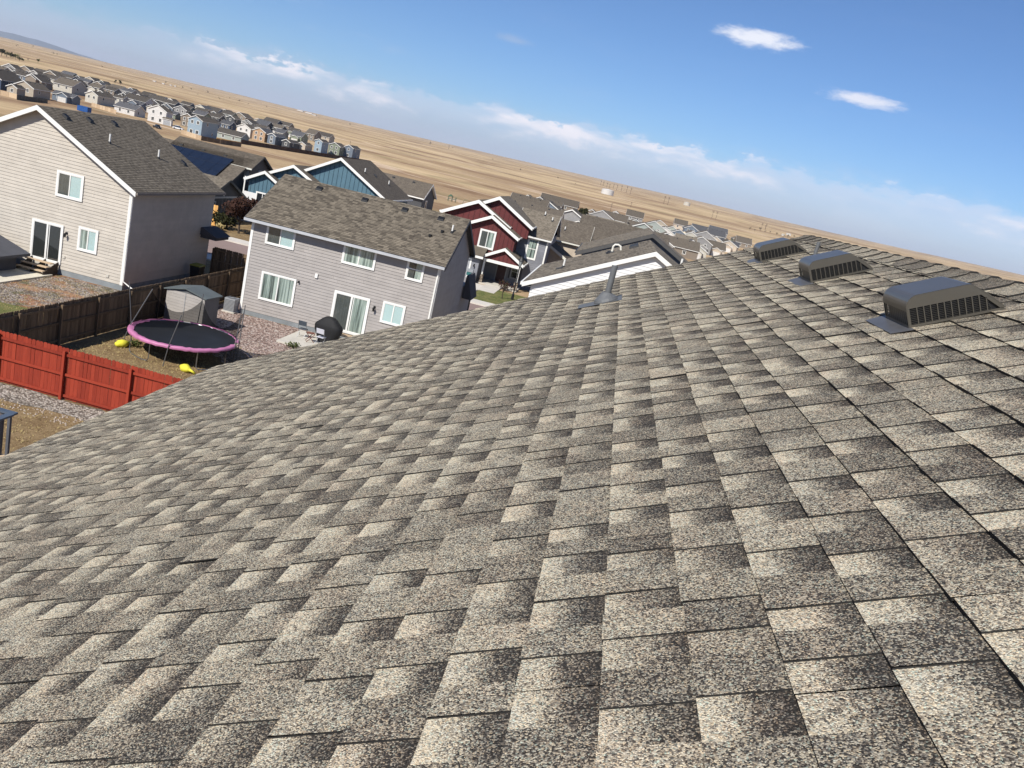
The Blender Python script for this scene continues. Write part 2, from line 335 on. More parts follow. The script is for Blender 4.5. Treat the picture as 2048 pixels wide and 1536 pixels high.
grey_gravel = gravel_mat('grey_gravel', [(0, (.17, .15, .12)), (.5, (.36, .33, .28)), (1, (.56, .52, .46))], 12)
weedy_gravel = gravel_mat('weedy_gravel', [(0, (.15, .125, .10)), (.5, (.31, .265, .225)), (1, (.48, .42, .37))], 11, True)
asphalt = soil_mat('reddish_asphalt', [(.3, (.21, .155, .14)), (.7, (.27, .205, .185))], .3, 60, .3, .01)
kerb_m = M_('kerb_concrete', (.58, .54, .48), rough=.9, var=.1, scale=.8)

# ------------------------------------------------------------------ terrain
def sstep(a, b, x):
    t_ = max(0, min(1, (x - a) / (b - a))); return t_ * t_ * (3 - 2 * t_)
def T(x, y):
    r = math.hypot(x, y); a = math.degrees(math.atan2(x, max(y, 1e-3))) if y > 0 else (40 if x > 0 else -40)
    z = -8.0 * sstep(110, 400, r)
    if r > 450:
        sl = .0082 + .0050 * sstep(-25, 8, a) + .0048 * sstep(8, 30, a)
        q = min(r, 9000) - 450
        z += sl * q - (0 if r < 9000 else (r - 9000) * .02)
        k = sstep(450, 1500, r)
        z += k * (2.2 * math.sin(x * .0041 + 1.3) * math.sin(y * .0033 + .6) + 4.5 * sstep(1200, 5000, r) * math.sin(x * .0013 + y * .0004) * math.cos(y * .0017 + x * .0006 + 1))
    return z
def at(px, py, dz=0.0):
    """ground point (m) under photo pixel px,py (2048x1536), walking along the ray"""
    d = Fw * FPX + Rw * (px - 1024) - Uw * (py - 768); d.normalize(); t0 = 20.0; p = Vector((0, 0, CAMZ)); 
    while t0 < 20000:
        q = Vector((0, 0, CAMZ)) + d * t0
        if q.z <= T(q.x, q.y) + dz: break
        t0 *= 1.004
    return Vector((q.x, q.y, T(q.x, q.y)))
def build_terrain():
    ax = []; s_ = 45.0; v = 0
    xs = [0.0]; st_ = 22.0
    while xs[-1] < 16000: xs.append(xs[-1] + st_); st_ *= 1.045
    xs = [-q for q in xs[:0:-1]] + xs
    ys = [-400.0, -150.0, 0.0]; st_ = 18.0
    while ys[-1] < 16000: ys.append(ys[-1] + st_); st_ *= 1.028
    V = [(x, y, T(x, y)) for y in ys for x in xs]; nx = len(xs)
    F = [(j * nx + i, j * nx + i + 1, (j + 1) * nx + i + 1, (j + 1) * nx + i) for j in range(len(ys) - 1) for i in range(nx - 1)]
    me = bpy.data.meshes.new('ground'); me.from_pydata(V, [], F); me.materials.append(plain_m); me.polygons.foreach_set('use_smooth', [True] * len(F))
    tag(link('ground', me), kind='structure')
build_terrain()
def sheet(name, pts, z, mat, jitter=0, kind='structure', seg=1.0):
    r = random.Random(len(pts) + int(abs(pts[0][0]) * 10)); P = []
    for i in range(len(pts)):
        a = Vector((*pts[i], 0)); b = Vector((*pts[(i + 1) % len(pts)], 0)); k = max(1, int((b - a).length / seg)) if jitter else 1
        for j in range(k):
            p = a.lerp(b, j / k)
            if j and jitter: p += Vector((r.uniform(-jitter, jitter), r.uniform(-jitter, jitter), 0))
            P.append((p.x, p.y, z))
    from mathutils.geometry import tessellate_polygon
    tr = []
    for q in tessellate_polygon([[Vector(p) for p in P]]):
        A, B, C = [Vector(P[i]) for i in q]; tr.append(tuple(q) if (B - A).cross(C - A).z > 0 else tuple(q)[::-1])
    me = bpy.data.meshes.new(name); me.from_pydata(P, [], tr); me.materials.append(mat)
    return tag(link(name, me), kind=kind)
sheet('back_yard', [(-44, 12), (10, 12), (10, 56), (-44, 56)], .004, yard_m)
sheet('side_yard_dirt', [(-40, 30), (-21, 30), (-21, 45), (-25.1, 45), (-25.1, 41.8), (-36, 41.8), (-40, 41.8)], .008, dirt_m)
sheet('gravel_bed', [(-20.6, 36.5), (-18.3, 37.2), (-16.6, 35.4), (-14.6, 33.0), (-13.0, 34.5), (-12.2, 37.5), (-8.4, 38.0), (-8.4, 43.4), (-19.2, 43.4), (-20.6, 43.4)], .012, pink_gravel, .16, seg=.35)
sheet('side_gravel', [(-20.6, 43.4), (-19.2, 43.4), (-19.2, 52), (-20.6, 52)], .012, pink_gravel)
sheet('fence_gravel_strip', [(-30, 25.5), (-30, 24.1), (-10, 24.4), (-10, 25.5)], .012, grey_gravel, .10, seg=.35)
sheet('side_gravel_bed', [(-31.0, 36.6), (-26.5, 33.6), (-23.4, 36.4), (-21.6, 38.5), (-21.4, 41.4), (-28.2, 41.4)], .012, weedy_gravel, .2, seg=.35)
sheet('green_patch', [(-28.5, 33.2), (-25.5, 32), (-23.5, 33.6), (-25, 34.4), (-28, 34.6)], .016, green_m, .3)
sheet('street', [(-90, 57.5), (40, 57.5), (40, 65.5), (-90, 65.5)], .004, asphalt)
def kerb(name, x0, x1, y0, y1, z=.12):
    b = MB().box(x0, x1, y0, y1, -.05, z); tag(b.build(name, kerb_m), kind='structure')
kerb('kerb', -90, 40, 65.5, 65.95); kerb('pavement', -90, -14.6, 65.95, 67.3, .116); kerb('pavement', -10.5, 40, 65.95, 67.3, .116); kerb('pavement', -90, 40, 55.6, 57.5)
kerb('driveway', -14.6, -10.5, 65.95, 76.4, .11)
kerb('front_path', -10.5, -9.0, 72.8, 78.0, .112)
sheet('front_lawn', [(-10.4, 67.3), (-5.0, 67.3), (-5.0, 75.5), (-9.0, 75.5), (-9.0, 72.8), (-10.4, 72.8)], .10, green_m)
sheet('verge', [(-40, 67.3), (-14.6, 67.3), (-14.6, 79), (-40, 79)], .10, yard_m)

# ------------------------------------------------------------------ the shingled roof in the foreground
SL = rad(26.565); HH = .8; CS, SS = math.cos(SL), math.sin(SL)
UE, UR, YF, YB = -4.715, 1.63, 8.40, -6.5
myhouse = tag(empty('house', (0, 1, 0)), 'house whose grey-brown shingled roof with three box vents fills the foreground', 'house')
b = MB()
def W_(u, y, n): return (SS * HH + u * CS - n * SS, y, CAMZ - CS * HH + u * SS + n * CS)
xr = W_(UR, 0, 0)[0]; zr = W_(UR, 0, 0)[2]; xe = W_(UE + .35, 0, -.2)[0]; ze = W_(UE + .35, 0, -.14)[2]
xo = 2 * xr - xe
for y in (YB + .3, YF - .3):
    b.poly([(xe, y - 1, 0), (xo, y - 1, 0), (xo, y - 1, ze), (xr, y - 1, zr - .14), (xe, y - 1, ze)] if y > 0 else [(xe, y - 1, 0), (xe, y - 1, ze), (xr, y - 1, zr - .14), (xo, y - 1, ze), (xo, y - 1, 0)])
b.poly([(xe, YB - .7, 0), (xe, YB - .7, ze), (xe, YF - 1.3, ze), (xe, YF - 1.3, 0)]); b.poly([(xo, YB - .7, 0), (xo, YF - 1.3, 0), (xo, YF - 1.3, ze), (xo, YB - .7, ze)])
b.build('wall', beige_sid, myhouse)
roof = bpy.data.objects.new('roof', None)
b = MB().box(UE, UR, YB - 1, YF - 1, -.14, -.012)
rme = b.mesh('roof', [edge_m]); roof = link('roof', rme, myhouse, (SS * HH, 0, CAMZ - CS * HH), (0, -SL, 0))
# roof local frame: x = up the slope, y = along the ridge (offset by the root's 1 m), z = away from the roof
b = MB(); p0 = W_(UR, 0, 0)
b.hexa([(p0[0], YB - 1, p0[2] - .14), (p0[0] + 6.3 * CS, YB - 1, p0[2] - 6.3 * SS - .14), (p0[0] + 6.3 * CS, YF - 1, p0[2] - 6.3 * SS - .14), (p0[0], YF - 1, p0[2] - .14),
        (p0[0], YB - 1, p0[2]), (p0[0] + 6.3 * CS, YB - 1, p0[2] - 6.3 * SS), (p0[0] + 6.3 * CS, YF - 1, p0[2] - 6.3 * SS), (p0[0], YF - 1, p0[2])])
b.build('far_slope', roof_a, myhouse)
b = MB().box(UE - .012, UE + .01, YB - 1, YF - 1, -.17, -.004); b.box(UE, UR - .02, YF - 1, YF - .99, -.17, -.002); b.build('drip_edge', white, roof)

EXP = .152
def shingle_geo(V, F, MI, TN, L_, seed, ox=0, oy=0):
    """one laminated shingle: tapered backing strip plus raised tabs; local x up-slope from the butt, y along the ridge"""
    r = random.Random(seed); U1 = EXP + .03
    def ztop(u): return .0105 - .0088 * (u / U1)
    def quad(p, mi, tn): 
        k = len(V); V.extend((q[0] + ox, q[1] + oy, q[2]) for q in p); F.append(tuple(range(k, k + 4))); MI.append(mi); TN.extend(tn)
    # cell layout
    cells = []; y = 0.001; raised = r.random() < .5
    while y < L_ - .002:
        wd = r.uniform(.085, .145) if raised else r.uniform(.075, .125)
        if L_ - y - wd < .05: wd = L_ - y
        cells.append((y, y + wd, raised)); y += wd; raised = not raised
    us = [0, .055, .105, U1]
    for (a, c, rs) in cells:
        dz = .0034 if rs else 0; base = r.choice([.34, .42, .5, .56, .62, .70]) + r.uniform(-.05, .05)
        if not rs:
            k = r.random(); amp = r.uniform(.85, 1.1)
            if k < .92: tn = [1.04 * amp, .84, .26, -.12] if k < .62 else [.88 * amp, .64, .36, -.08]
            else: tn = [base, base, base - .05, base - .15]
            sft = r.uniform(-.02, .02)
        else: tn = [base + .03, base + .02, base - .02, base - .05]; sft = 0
        j = r.uniform(-.002, .001) if rs else 0; sk = r.uniform(0, .008) if rs else 0
        xs = [j, us[1] + sft, us[2] + sft, U1]
        for i in range(3):
            t0, t1 = tn[i], tn[i + 1]
            ya0 = a + sk * (1 - xs[i] / U1) * .5; ya1 = a + sk * (1 - xs[i + 1] / U1) * .5
            quad([(xs[i], ya0, ztop(max(0, xs[i])) + dz), (xs[i + 1], ya1, ztop(xs[i + 1]) + dz), (xs[i + 1], c, ztop(xs[i + 1]) + dz), (xs[i], c, ztop(max(0, xs[i])) + dz)][::-1], 0, [t0, t0, t1, t1] if False else [t0, t1, t1, t0][::-1])
        quad([(j, a, -.003), (j, a, ztop(0) + dz), (j, c, ztop(0) + dz), (j, c, -.003)][::-1] if False else [(j, a, -.003), (j, a, ztop(0) + dz), (j, c, ztop(0) + dz), (j, c, -.003)], 1, [0] * 4)
        if rs:
            quad([(j, a, ztop(0)), (U1, a, ztop(U1)), (U1, a, ztop(U1) + dz), (j, a, ztop(0) + dz)], 1, [0] * 4)
            quad([(j, c, ztop(0)), (j, c, ztop(0) + dz), (U1, c, ztop(U1) + dz), (U1, c, ztop(U1))], 1, [0] * 4)
def shingle_mesh(name, V, F, MI, TN):
    me = bpy.data.meshes.new(name); me.from_pydata(V, [], F); me.materials.append(roof_near); me.materials.append(edge_m)
    me.polygons.foreach_set('material_index', MI)
    a = me.color_attributes.new('tone', 'FLOAT_COLOR', 'CORNER'); a.data.foreach_set('color', [c for t_ in TN for c in (t_, t_, t_, 1)])
    return me
variants = []
for i in range(26):
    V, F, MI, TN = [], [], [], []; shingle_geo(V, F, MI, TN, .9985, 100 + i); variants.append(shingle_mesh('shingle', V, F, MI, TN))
def imgsize(u, y):
    p = Vector(W_(u + .076, y + .5, 0)) - Vector((0, 0, CAMZ)); wz = p.dot(Fw)
    if wz < .2: return -1
    X = 1024 + FPX * p.dot(Rw) / wz; Y = 768 - FPX * p.dot(Uw) / wz
    inside = -250 < X < 2300 and 0 < Y < 1750
    return (1 / wz) if inside else -1
cand = []; full = []
for k in range(-31, 11):
    u = -.05 + EXP * k
    if k == -31: u += .06
    off = (k * .371 + R_.uniform(-.04, .04)) % 1.0; y = YB - off
    while y < YF:
        L_ = min(1.0, YF - y)
        rec = (u, y, L_, R_.randrange(1 << 20), R_.uniform(-.0015, .0015))
        cand.append((imgsize(u, y), rec)); y += 1.0
cand.sort(key=lambda q: -q[0])
V, F, MI, TN = [], [], [], []; cnt = 0
for s_, (u, y, L_, sd, dz) in cand:
    if s_ > 0 and L_ > .99 and cnt < 300:
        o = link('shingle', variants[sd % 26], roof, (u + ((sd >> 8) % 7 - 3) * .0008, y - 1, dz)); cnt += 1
        o.rotation_euler = (((sd >> 12) % 9 - 4) * .00035, 0, ((sd >> 5) % 9 - 4) * .0007)
    elif y > -3 or True:
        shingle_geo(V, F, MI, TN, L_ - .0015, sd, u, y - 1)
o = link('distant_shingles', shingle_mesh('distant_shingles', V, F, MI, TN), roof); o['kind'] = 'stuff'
# ridge caps
def cap_mesh(seed):
    r = random.Random(seed); V, F, MI, TN = [], [], [], []; Lc = .30; wd = .16
    prof = []
    for i in range(-4, 5):
        s_ = i / 4 * wd; a = SL * math.tanh(i / 1.1) / math.tanh(4 / 1.1)
        prof.append(s_)
    pts = []; x = 0; z = 0
    # x across (world X), z up, rounded ridge
    pr = [(-wd * CS, -wd * SS), (-.10 * CS, -.10 * SS), (-.05 * CS, -.05 * SS + .001), (-.030, -.006), (0, -.001), (.018, -.006), (.05 * CS, -.05 * SS + .001), (.10 * CS, -.10 * SS), (wd * CS, -wd * SS)]
    tn0 = r.choice([.34, .42, .5, .58, .66]); 
    for i in range(8):
        (xa, za), (xb, zb) = pr[i], pr[i + 1]; la = .022; lb = .010
        k = len(V); V += [(xa, 0, za + la), (xb, 0, zb + la), (xb, Lc, zb + lb), (xa, Lc, za + lb)]; F.append((k, k + 1, k + 2, k + 3)); MI.append(0)
        t1 = tn0 + r.uniform(-.04, .04); TN += [t1, t1, t1 - .1, t1 - .1]
        k = len(V); V += [(xa, 0, za + .004), (xb, 0, zb + .004), (xb, 0, zb + la), (xa, 0, za + la)]; F.append((k, k + 1, k + 2, k + 3)); MI.append(1); TN += [0] * 4
    for sgn, q in ((0, pr[0]), (1, pr[-1])):
        k = len(V); P = [(q[0], 0, q[1]), (q[0], 0, q[1] + .022), (q[0], Lc, q[1] + .010), (q[0], Lc, q[1])]
        V += P if sgn else P[::-1]; F.append((k, k + 1, k + 2, k + 3)); MI.append(1); TN += [0] * 4
    return shingle_mesh('ridge_cap', V, F, MI, TN)
caps = [cap_mesh(i) for i in range(9)]
y = YF - .27; i = 0
while y > -3.2:
    o = link('ridge_cap', caps[R_.randrange(9)], roof)
    M4 = Matrix.Translation((UR, y - 1, 0)) @ Matrix.Rotation(SL, 4, 'Y'); o.matrix_local = M4 @ Matrix.Translation((R_.uniform(-.003, .003), 0, -.002)) @ Matrix.Rotation(R_.uniform(-.012, .012), 4, 'Z'); y -= .245

# three slant-back vents
def slant_vent(u0, y0, wd):
    root = tag(empty('roof_vent', (0, 0, 0)), None); root.parent = roof; root.location = (u0, y0 - 1, .012)
    D, Hh, rr = .372, .130, .05
    prof = [(0, 0)] + [(0 + rr - rr * math.cos(a), Hh - rr + rr * math.sin(a)) for a in [i * math.pi / 2 / 8 for i in range(9)]] + [(.245, Hh), (.258, Hh - .004), (D, .008), (D, 0)]
    b = MB(); t_ = .004
    hp = [(0, .072)] + prof[1:]
    for i in range(0, len(hp) - 2):
        (a, c), (d, e) = hp[i], hp[i + 1]
        b.poly([(a, 0, c), (a, wd, c), (d, wd, e), (d, 0, e)][::-1])
    # front lip above the louvres
    hood = b.build('hood', ventm, None, smooth=False); hood.parent = root
    for p in hood.data.polygons: p.use_smooth = True
    b = MB()
    for yy, sg in ((0.001, 1), (wd - .001, -1)):     # side cheek frames
        y1 = yy + sg * .004
        def strip(P): 
            Q = [(x, yy, z) for x, z in P]; Q2 = [(x, y1, z) for x, z in P]
            b.poly(Q if sg > 0 else Q[::-1]); b.poly(Q2[::-1] if sg > 0 else Q2)
        upper = [(0.004, .078)] + prof[1:-2] + [(.315, .058), (.285, .078)]
        strip([(.0, .078)] + [(q[0] , q[1] - .001) for q in prof[2:11]] + [(.258, Hh - .005), (.312, .078)])
        strip([(.0, 0), (.372, 0), (.36, .010), (.0, .010)]); strip([(0, .010), (.012, .010), (.012, .078), (0, .078)])
        strip([(.285, .078), (.312, .078), (.372, .008), (.352, .008)])
        for i in range(1, 12):
            x = .012 + i * .0262; ht = .078 if x < .285 else .078 - (x - .285) * .95
            if ht > .02: strip([(x, .010), (x + .004, .010), (x + .004, ht), (x, ht)])
    # front face frame (down-slope)
    def fr(y0_, y1_, z0, z1): b.poly([(.0, y0_, z0), (.0, y0_, z1), (.0, y1_, z1), (.0, y1_, z0)]); b.poly([(.003, y0_, z0), (.003, y1_, z0), (.003, y1_, z1), (.003, y0_, z1)])
    fr(0, wd, 0, .010); fr(0, wd, .068, .084)
    for i in range(13): yv = i * (wd - .006) / 12; fr(yv, yv + .006, .010, .068)
    c = b.build('grille_frame', ventm, root)
    b = MB()                                          # fine louvre blades set back behind the frame
    for j in range(9):
        z = .013 + j * .0073
        b.beam((.0105, .007, z), (.30 - max(0, z - .05) * .8 + .02 * (1 - j / 9), .007, z), .006, .0022); b.beam((.008, wd - .007, z), (.32 - j * .005, wd - .007, z), .006, .0022)
    b.build('louvre', M_('louvre_shade', (.028, .026, .022), rough=.5), root)['kind'] = 'stuff'  # blades blackened so the slots between them read as shade
    pb = [(.016, 0), (.36, 0), (.362, .008), (.252, .120), (.05, .124), (.016, .085)]; b = MB()
    b.poly([(x, .011, z) for x, z in pb]); b.poly([(x, wd - .011, z) for x, z in pb][::-1]); b.poly([(.016, .011, 0), (.016, .011, .085), (.016, wd - .011, .085), (.016, wd - .011, 0)]); b.build('shade_box', blackm, root)  # black sheets paint the unlit inside of the vent
    b = MB().hexa([(-.078, -.02, -.003), (.01, -.035, -.003), (.01, wd + .05, -.003), (-.078, wd + .03, -.003), (-.078, -.02, -.0005), (.01, -.035, .0005), (.01, wd + .05, .0005), (-.078, wd + .03, -.0005)])
    b.build('flashing', ventf, root)
    return root
for u0, y0 in ((1.008, 3.50), (.998, 5.275), (.962, 6.98)): slant_vent(u0, y0, .31)

# plumbing pipe with its boot, and the small pipe between the vents
bo = MB(); pu, py_ = -.31, 6.60 - 1
up = Vector((SS, 0, CS))      # world vertical in the roof frame
def ring(c, ax, r, n=20):
    a = Vector((0, 1, 0)); bb = ax.cross(a).normalized(); return [c + a * r * math.cos(2 * math.pi * k / n) + bb * r * math.sin(2 * math.pi * k / n) for k in range(n)]
nz_ = Vector((0, 0, 1)); c0 = Vector((pu, py_, .016))
R0 = ring(c0, nz_, .098); R1 = ring(c0 + nz_ * .022, nz_, .088); R2 = ring(c0 + up * .062, up, .046); R3 = ring(c0 + up * .070, up, .036)
for A, B in ((R0, R1), (R1, R2), (R2, R3)):
    for k in range(20): bo.poly([A[k], A[(k + 1) % 20], B[(k + 1) % 20], B[k]])
bo.poly([(pu - .225, py_ - .10, .0135), (pu + .13, py_ - .14, .0135), (pu + .13, py_ + .15, .0135), (pu - .225, py_ + .12, .0135)])
pf = bo.build('pipe_boot', pipem, roof, merge=True)
bo = MB(); P = [c0, c0 + up * .285]; bo.tube(P, .0245, 16); bo.build('vent_pipe', pipem, roof)
bo = MB(); c1 = Vector((1.31, 5.62, .01)); bo.tube([c1, c1 + up * .11], .014, 10); bo.build('vent_pipe', pipem, roof)

# ------------------------------------------------------------------ house kit
def wall_box(root, x0, x1, y0, y1, z0, eave, mat, apex=None, axis='y', name='wall'):
    """walls of one block; gable triangles on the two ends when apex is given"""
    b = MB(); cx, cy = (x0 + x1) / 2, (y0 + y1) / 2
    if axis == 'y':
        for y, fl in ((y0, 0), (y1, 1)):
            P = [(x0, y, z0), (x1, y, z0), (x1, y, eave)] + ([(cx, y, apex)] if apex else []) + [(x0, y, eave)]
            b.poly(P[::-1] if fl else P)
        b.poly([(x1, y0, z0), (x1, y1, z0), (x1, y1, eave), (x1, y0, eave)]); b.poly([(x0, y1, z0), (x0, y0, z0), (x0, y0, eave), (x0, y1, eave)])
    else:
        for x, fl in ((x0, 1), (x1, 0)):
            P = [(x, y0, z0), (x, y1, z0), (x, y1, eave)] + ([(x, cy, apex)] if apex else []) + [(x, y0, eave)]
            b.poly(P[::-1] if fl else P)
        b.poly([(x0, y0, z0), (x1, y0, z0), (x1, y0, eave), (x0, y0, eave)]); b.poly([(x1, y1, z0), (x0, y1, z0), (x0, y1, eave), (x1, y1, eave)])
    return b.build(name, mat, root)
def gable_roof(root, x0, x1, y0, y1, eave, slope, axis, mat, trim, oh=.4, rk=.3, th=.14, fascia=.2, steps=0, apex_x=None, gutter=None, name='roof'):
    """roof with overhangs; returns the roof object, its trim boards are children"""
    if axis == 'y': c = (x0 + x1) / 2 if apex_x is None else apex_x; lo, hi = x0 - oh, x1 + oh; e0, e1 = y0 - rk, y1 + rk
    else: c = (y0 + y1) / 2 if apex_x is None else apex_x; lo, hi = y0 - oh, y1 + oh; e0, e1 = x0 - rk, x1 + rk
    half = (x1 - x0) / 2 if axis == 'y' else (y1 - y0) / 2
    if apex_x is not None: half = c - (x0 if axis == 'y' else y0)
    zr = eave + slope * half
    def P(a, e, z): return (a, e, z) if axis == 'y' else (e, a, z)
    b = MB(); ln = math.hypot(1, slope)
    for sgn, end in ((-1, lo), (1, hi)):
        run = abs(end - c); n = max(1, int(run * ln / steps)) if steps else 1
        for i in range(n):
            a0 = end - sgn * run * i / n; a1 = end - sgn * run * (i + 1) / n
            lift = .014 if steps else 0
            z0_ = zr - slope * abs(a0 - c) + th + lift; z1_ = zr - slope * abs(a1 - c) + th
            v0, v1 = i * run * ln / n, (i + 1) * run * ln / n
            q = [P(a0, e0, z0_), P(a0, e1, z0_), P(a1, e1, z1_), P(a1, e0, z1_)]; uv = [(e0, v0), (e1, v0), (e1, v1), (e0, v1)]
            fl = (sgn < 0) == (axis == 'y')
            b.poly(q[::-1] if fl else q, 0, uv[::-1] if fl else uv)
            if steps: 
                q = [P(a0, e0, z0_), P(a0, e1, z0_), P(a0, e1, z0_ - lift - .002), P(a0, e0, z0_ - lift - .002)]; b.poly(q if fl else q[::-1], 1)
        ze = zr - slope * run
        q = [P(end, e0, ze + .02), P(end, e1, ze + .02), P(c, e1, zr + .02), P(c, e0, zr + .02)]; b.poly(q, 1)
    ro = b.build(name, [mat, edge_m], root)
    for e, s2 in ((e0, -1), (e1, 1)):
        for sgn, end in ((-1, lo), (1, hi)):
            run = abs(end - c); ze = zr - slope * run
            ea, eb = (e - .03, e) if s2 < 0 else (e, e + .03)
            p = [P(end, ea, ze - fascia + .1), P(end, eb, ze - fascia + .1), P(c, eb, zr - fascia + .1), P(c, ea, zr - fascia + .1),
                 P(end, ea, ze + th - .01), P(end, eb, ze + th - .01), P(c, eb, zr + th - .01), P(c, ea, zr + th - .01)]
            f = MB().hexa(p)
            # soffit strip under the rake
            inn = e + (rk if s2 < 0 else -rk)
            f.poly([P(end, e, ze - .03), P(end, inn, ze - .03), P(c, inn, zr - .03), P(c, e, zr - .03)])
            f.build('rake_board', trim, ro)
    for sgn, end in ((-1, lo), (1, hi)):
        g = MB(); ze = zr - slope * abs(end - c); a0, a1 = (end - .1, end) if sgn < 0 else (end, end + .1)
        if axis == 'y': g.box(a0, a1, e0, e1, ze - .02, ze + th - .02)
        else: g.box(e0, e1, a0, a1, ze - .02, ze + th - .02)
        q = [P(end, e0 + .02, ze - .02), P(end, e1 - .02, ze - .02), P(end - sgn * oh, e1 - .02, ze - .02), P(end - sgn * oh, e0 + .02, ze - .02)]; g.poly(q)
        g.build('gutter', gutter or trim, ro)
    return ro
# windows on a face: face = '-y' | '+x' | '-x'; u is the coordinate along the face, p the face plane
def window(root, face, p, u0, u1, z0, z1, trim=white, kind='slide', cur=None, cur2=None, tw=.09, simple=False, name='window', proud=.045):
    def Q(u, d, z):
        if face == '-y': return (u, p - d, z)
        if face == '+x': return (p + d, u, z)
        return (p - d, u, z)
    def bx(b, a, c, e, f, d0, d1, mi=0):
        A, B = Q(a, d0, e), Q(c, d1, f); return b.box(min(A[0], B[0]), max(A[0], B[0]), min(A[1], B[1]), max(A[1], B[1]), min(A[2], B[2]), max(A[2], B[2]), mi)
    b = MB(); s = proud
    bx(b, u0 - tw, u0, z0 - tw, z1 + tw, 0, s); bx(b, u1, u1 + tw, z0 - tw, z1 + tw, 0, s); bx(b, u0, u1, z1, z1 + tw, 0, s - .002); bx(b, u0, u1, z0 - tw, z0, 0, s + .004)
    if not simple:
        f = .035
        bx(b, u0, u0 + f, z0, z1, 0, s - .01); bx(b, u1 - f, u1, z0, z1, 0, s - .01); bx(b, u0 + f, u1 - f, z1 - f, z1, 0, s - .011); bx(b, u0 + f, u1 - f, z0, z0 + f, 0, s - .011)
    um = (u0 + u1) / 2; zm = (z0 + z1) / 2
    if kind == 'slide': bx(b, um - .03, um + .03, z0, z1, 0, s - .006)
    if kind == 'hung': bx(b, u0, u1, zm - .03, zm + .03, 0, s - .006)
    if kind == 'door':
        bx(b, um - .05, um + .05, z0, z1, 0, s - .006); bx(b, um + .10, um + .14, z0, z1, 0, s - .012) if not simple else None
    fo = b.build(name, trim, root)
    g = MB()
    if simple:
        g.poly([Q(u0, .012, z0), Q(u1, .012, z0), Q(u1, .012, z1), Q(u0, .012, z1)] if face != '-x' else [Q(u1, .012, z0), Q(u0, .012, z0), Q(u0, .012, z1), Q(u1, .012, z1)])
        g.build('pane', darkglass, fo); return fo
    halves = ((u0, um), (um, u1)) if kind in ('slide', 'door') else (((u0, u1),))
    for i, (a, c) in enumerate(halves if kind != 'hung' else ((u0, u1), (u0, u1))):
        za, zb = (z0, z1) if kind != 'hung' else ((z0, zm) if i == 0 else (zm, z1))
        g = MB(); d = .026 + .004 * i; g.poly([Q(a, d, za), Q(c, d, za), Q(c, d, zb), Q(a, d, zb)]); g.build('pane', glass, fo)
    bk = MB(); bk.poly([Q(u0, .004, z0), Q(u1, .004, z0), Q(u1, .004, z1), Q(u0, .004, z1)]); bk.build('shade_backing', inside, fo)  # near-black sheet right behind the panes, the unlit room painted
    for (rng, mt) in ((0, cur), (1, cur2)):
        if mt is None: continue
        a, c = (u0 + .02, um - .03) if rng == 0 else (um + .03, u1 - .02)
        k = 22; g = MB(); rr = random.Random(int(u0 * 37) + rng); ph = rr.uniform(0, 6)
        for i in range(k):
            t0, t1 = i / k, (i + 1) / k; f0 = .012 + .007 * math.sin(ph + t0 * 31 + math.sin(t0 * 9) * 2); f1 = .012 + .007 * math.sin(ph + t1 * 31 + math.sin(t1 * 9) * 2)
            if mt in (blind,): f0 = f1 = .012
            g.poly([Q(a + (c - a) * t0, f0, z0 + .03), Q(a + (c - a) * t1, f1, z0 + .03), Q(a + (c - a) * t1, f1, z1 - .03), Q(a + (c - a) * t0, f0, z1 - .03)])
        g.build('curtain' if mt is not blind else 'blind', mt, fo)
    return fo
def planks(root, face, p, u0, u1, z0, z1, mat, pitch=.17, apex=None, apex_u=None, first=0):
    """lap siding, board by board, each tilted so that its lower edge stands proud"""
    z = z0; i = 0
    while z < (apex or z1) - .02:
        zt = min(z + pitch, apex or z1)
        def lim(zz):
            if zz <= z1 or not apex: return u0, u1
            f = (zz - z1) / (apex - z1); c = apex_u if apex_u is not None else (u0 + u1) / 2
            return u0 + (c - u0) * f, u1 + (c - u1) * f
        a0, a1 = lim(z); c0, c1 = lim(zt)
        if a1 - a0 > .1:
            cuts = [a0]; rnd_ = random.Random(int(z * 1000) + int(u0 * 10)); q_ = a0 + rnd_.uniform(1.2, 3.66)
            while q_ < a1 - .6: cuts.append(q_); q_ += 3.66
            cuts.append(a1)
            for ci in range(len(cuts) - 1):
                ua_, ub_ = cuts[ci] + (.0025 if ci else 0), cuts[ci + 1] - (.0025 if ci < len(cuts) - 2 else 0)
                ta, tb = (c0 if ci == 0 else max(ua_, c0)), (c1 if ci == len(cuts) - 2 else min(ub_, c1))
                if tb - ta < .02: tb = ta + .02
                P = []; dj = rnd_.uniform(-.0015, .0015)
                for (ua, ub, zz, d) in ((ua_, ub_, z, .029 + dj), (ta, tb, zt + .004, .004)):
                    for (u, dd) in ((ua, -.001), (ub, -.001), (ub, d), (ua, d)):
                        P.append((u, p - dd, zz) if face == '-y' else (p + dd, u, zz))
                b = MB(); bb = P; b.hexa([bb[3], bb[2], bb[1], bb[0], bb[7], bb[6], bb[5], bb[4]])
                b.build('siding_board', mat, root, merge=True)
        z += pitch
def corner_board(b, x, y, z0, z1, w=.1, sx=1, sy=-1):
    b.box(x - (w if sx > 0 else .025), x + (.025 if sx > 0 else w), y - .028, y + .0, z0, z1)
    b.box(x, x + .028, y, y + w, z0, z1) if sx > 0 else b.box(x - .028, x, y, y + w, z0, z1)
def roof_pipe(root, x, y, zroof, h=.45, r=.05, mat=whitepipe, slope_dir=None):
    b = MB().tube([(x, y, zroof - .05), (x, y, zroof + h)], r, 8); b.build('vent_pipe', mat, root)
    b = MB().tube([(x, y, zroof - .08), (x, y, zroof + .09)], [r * 2.6, r * 1.2], 8); b.build('pipe_boot', blackm, root)
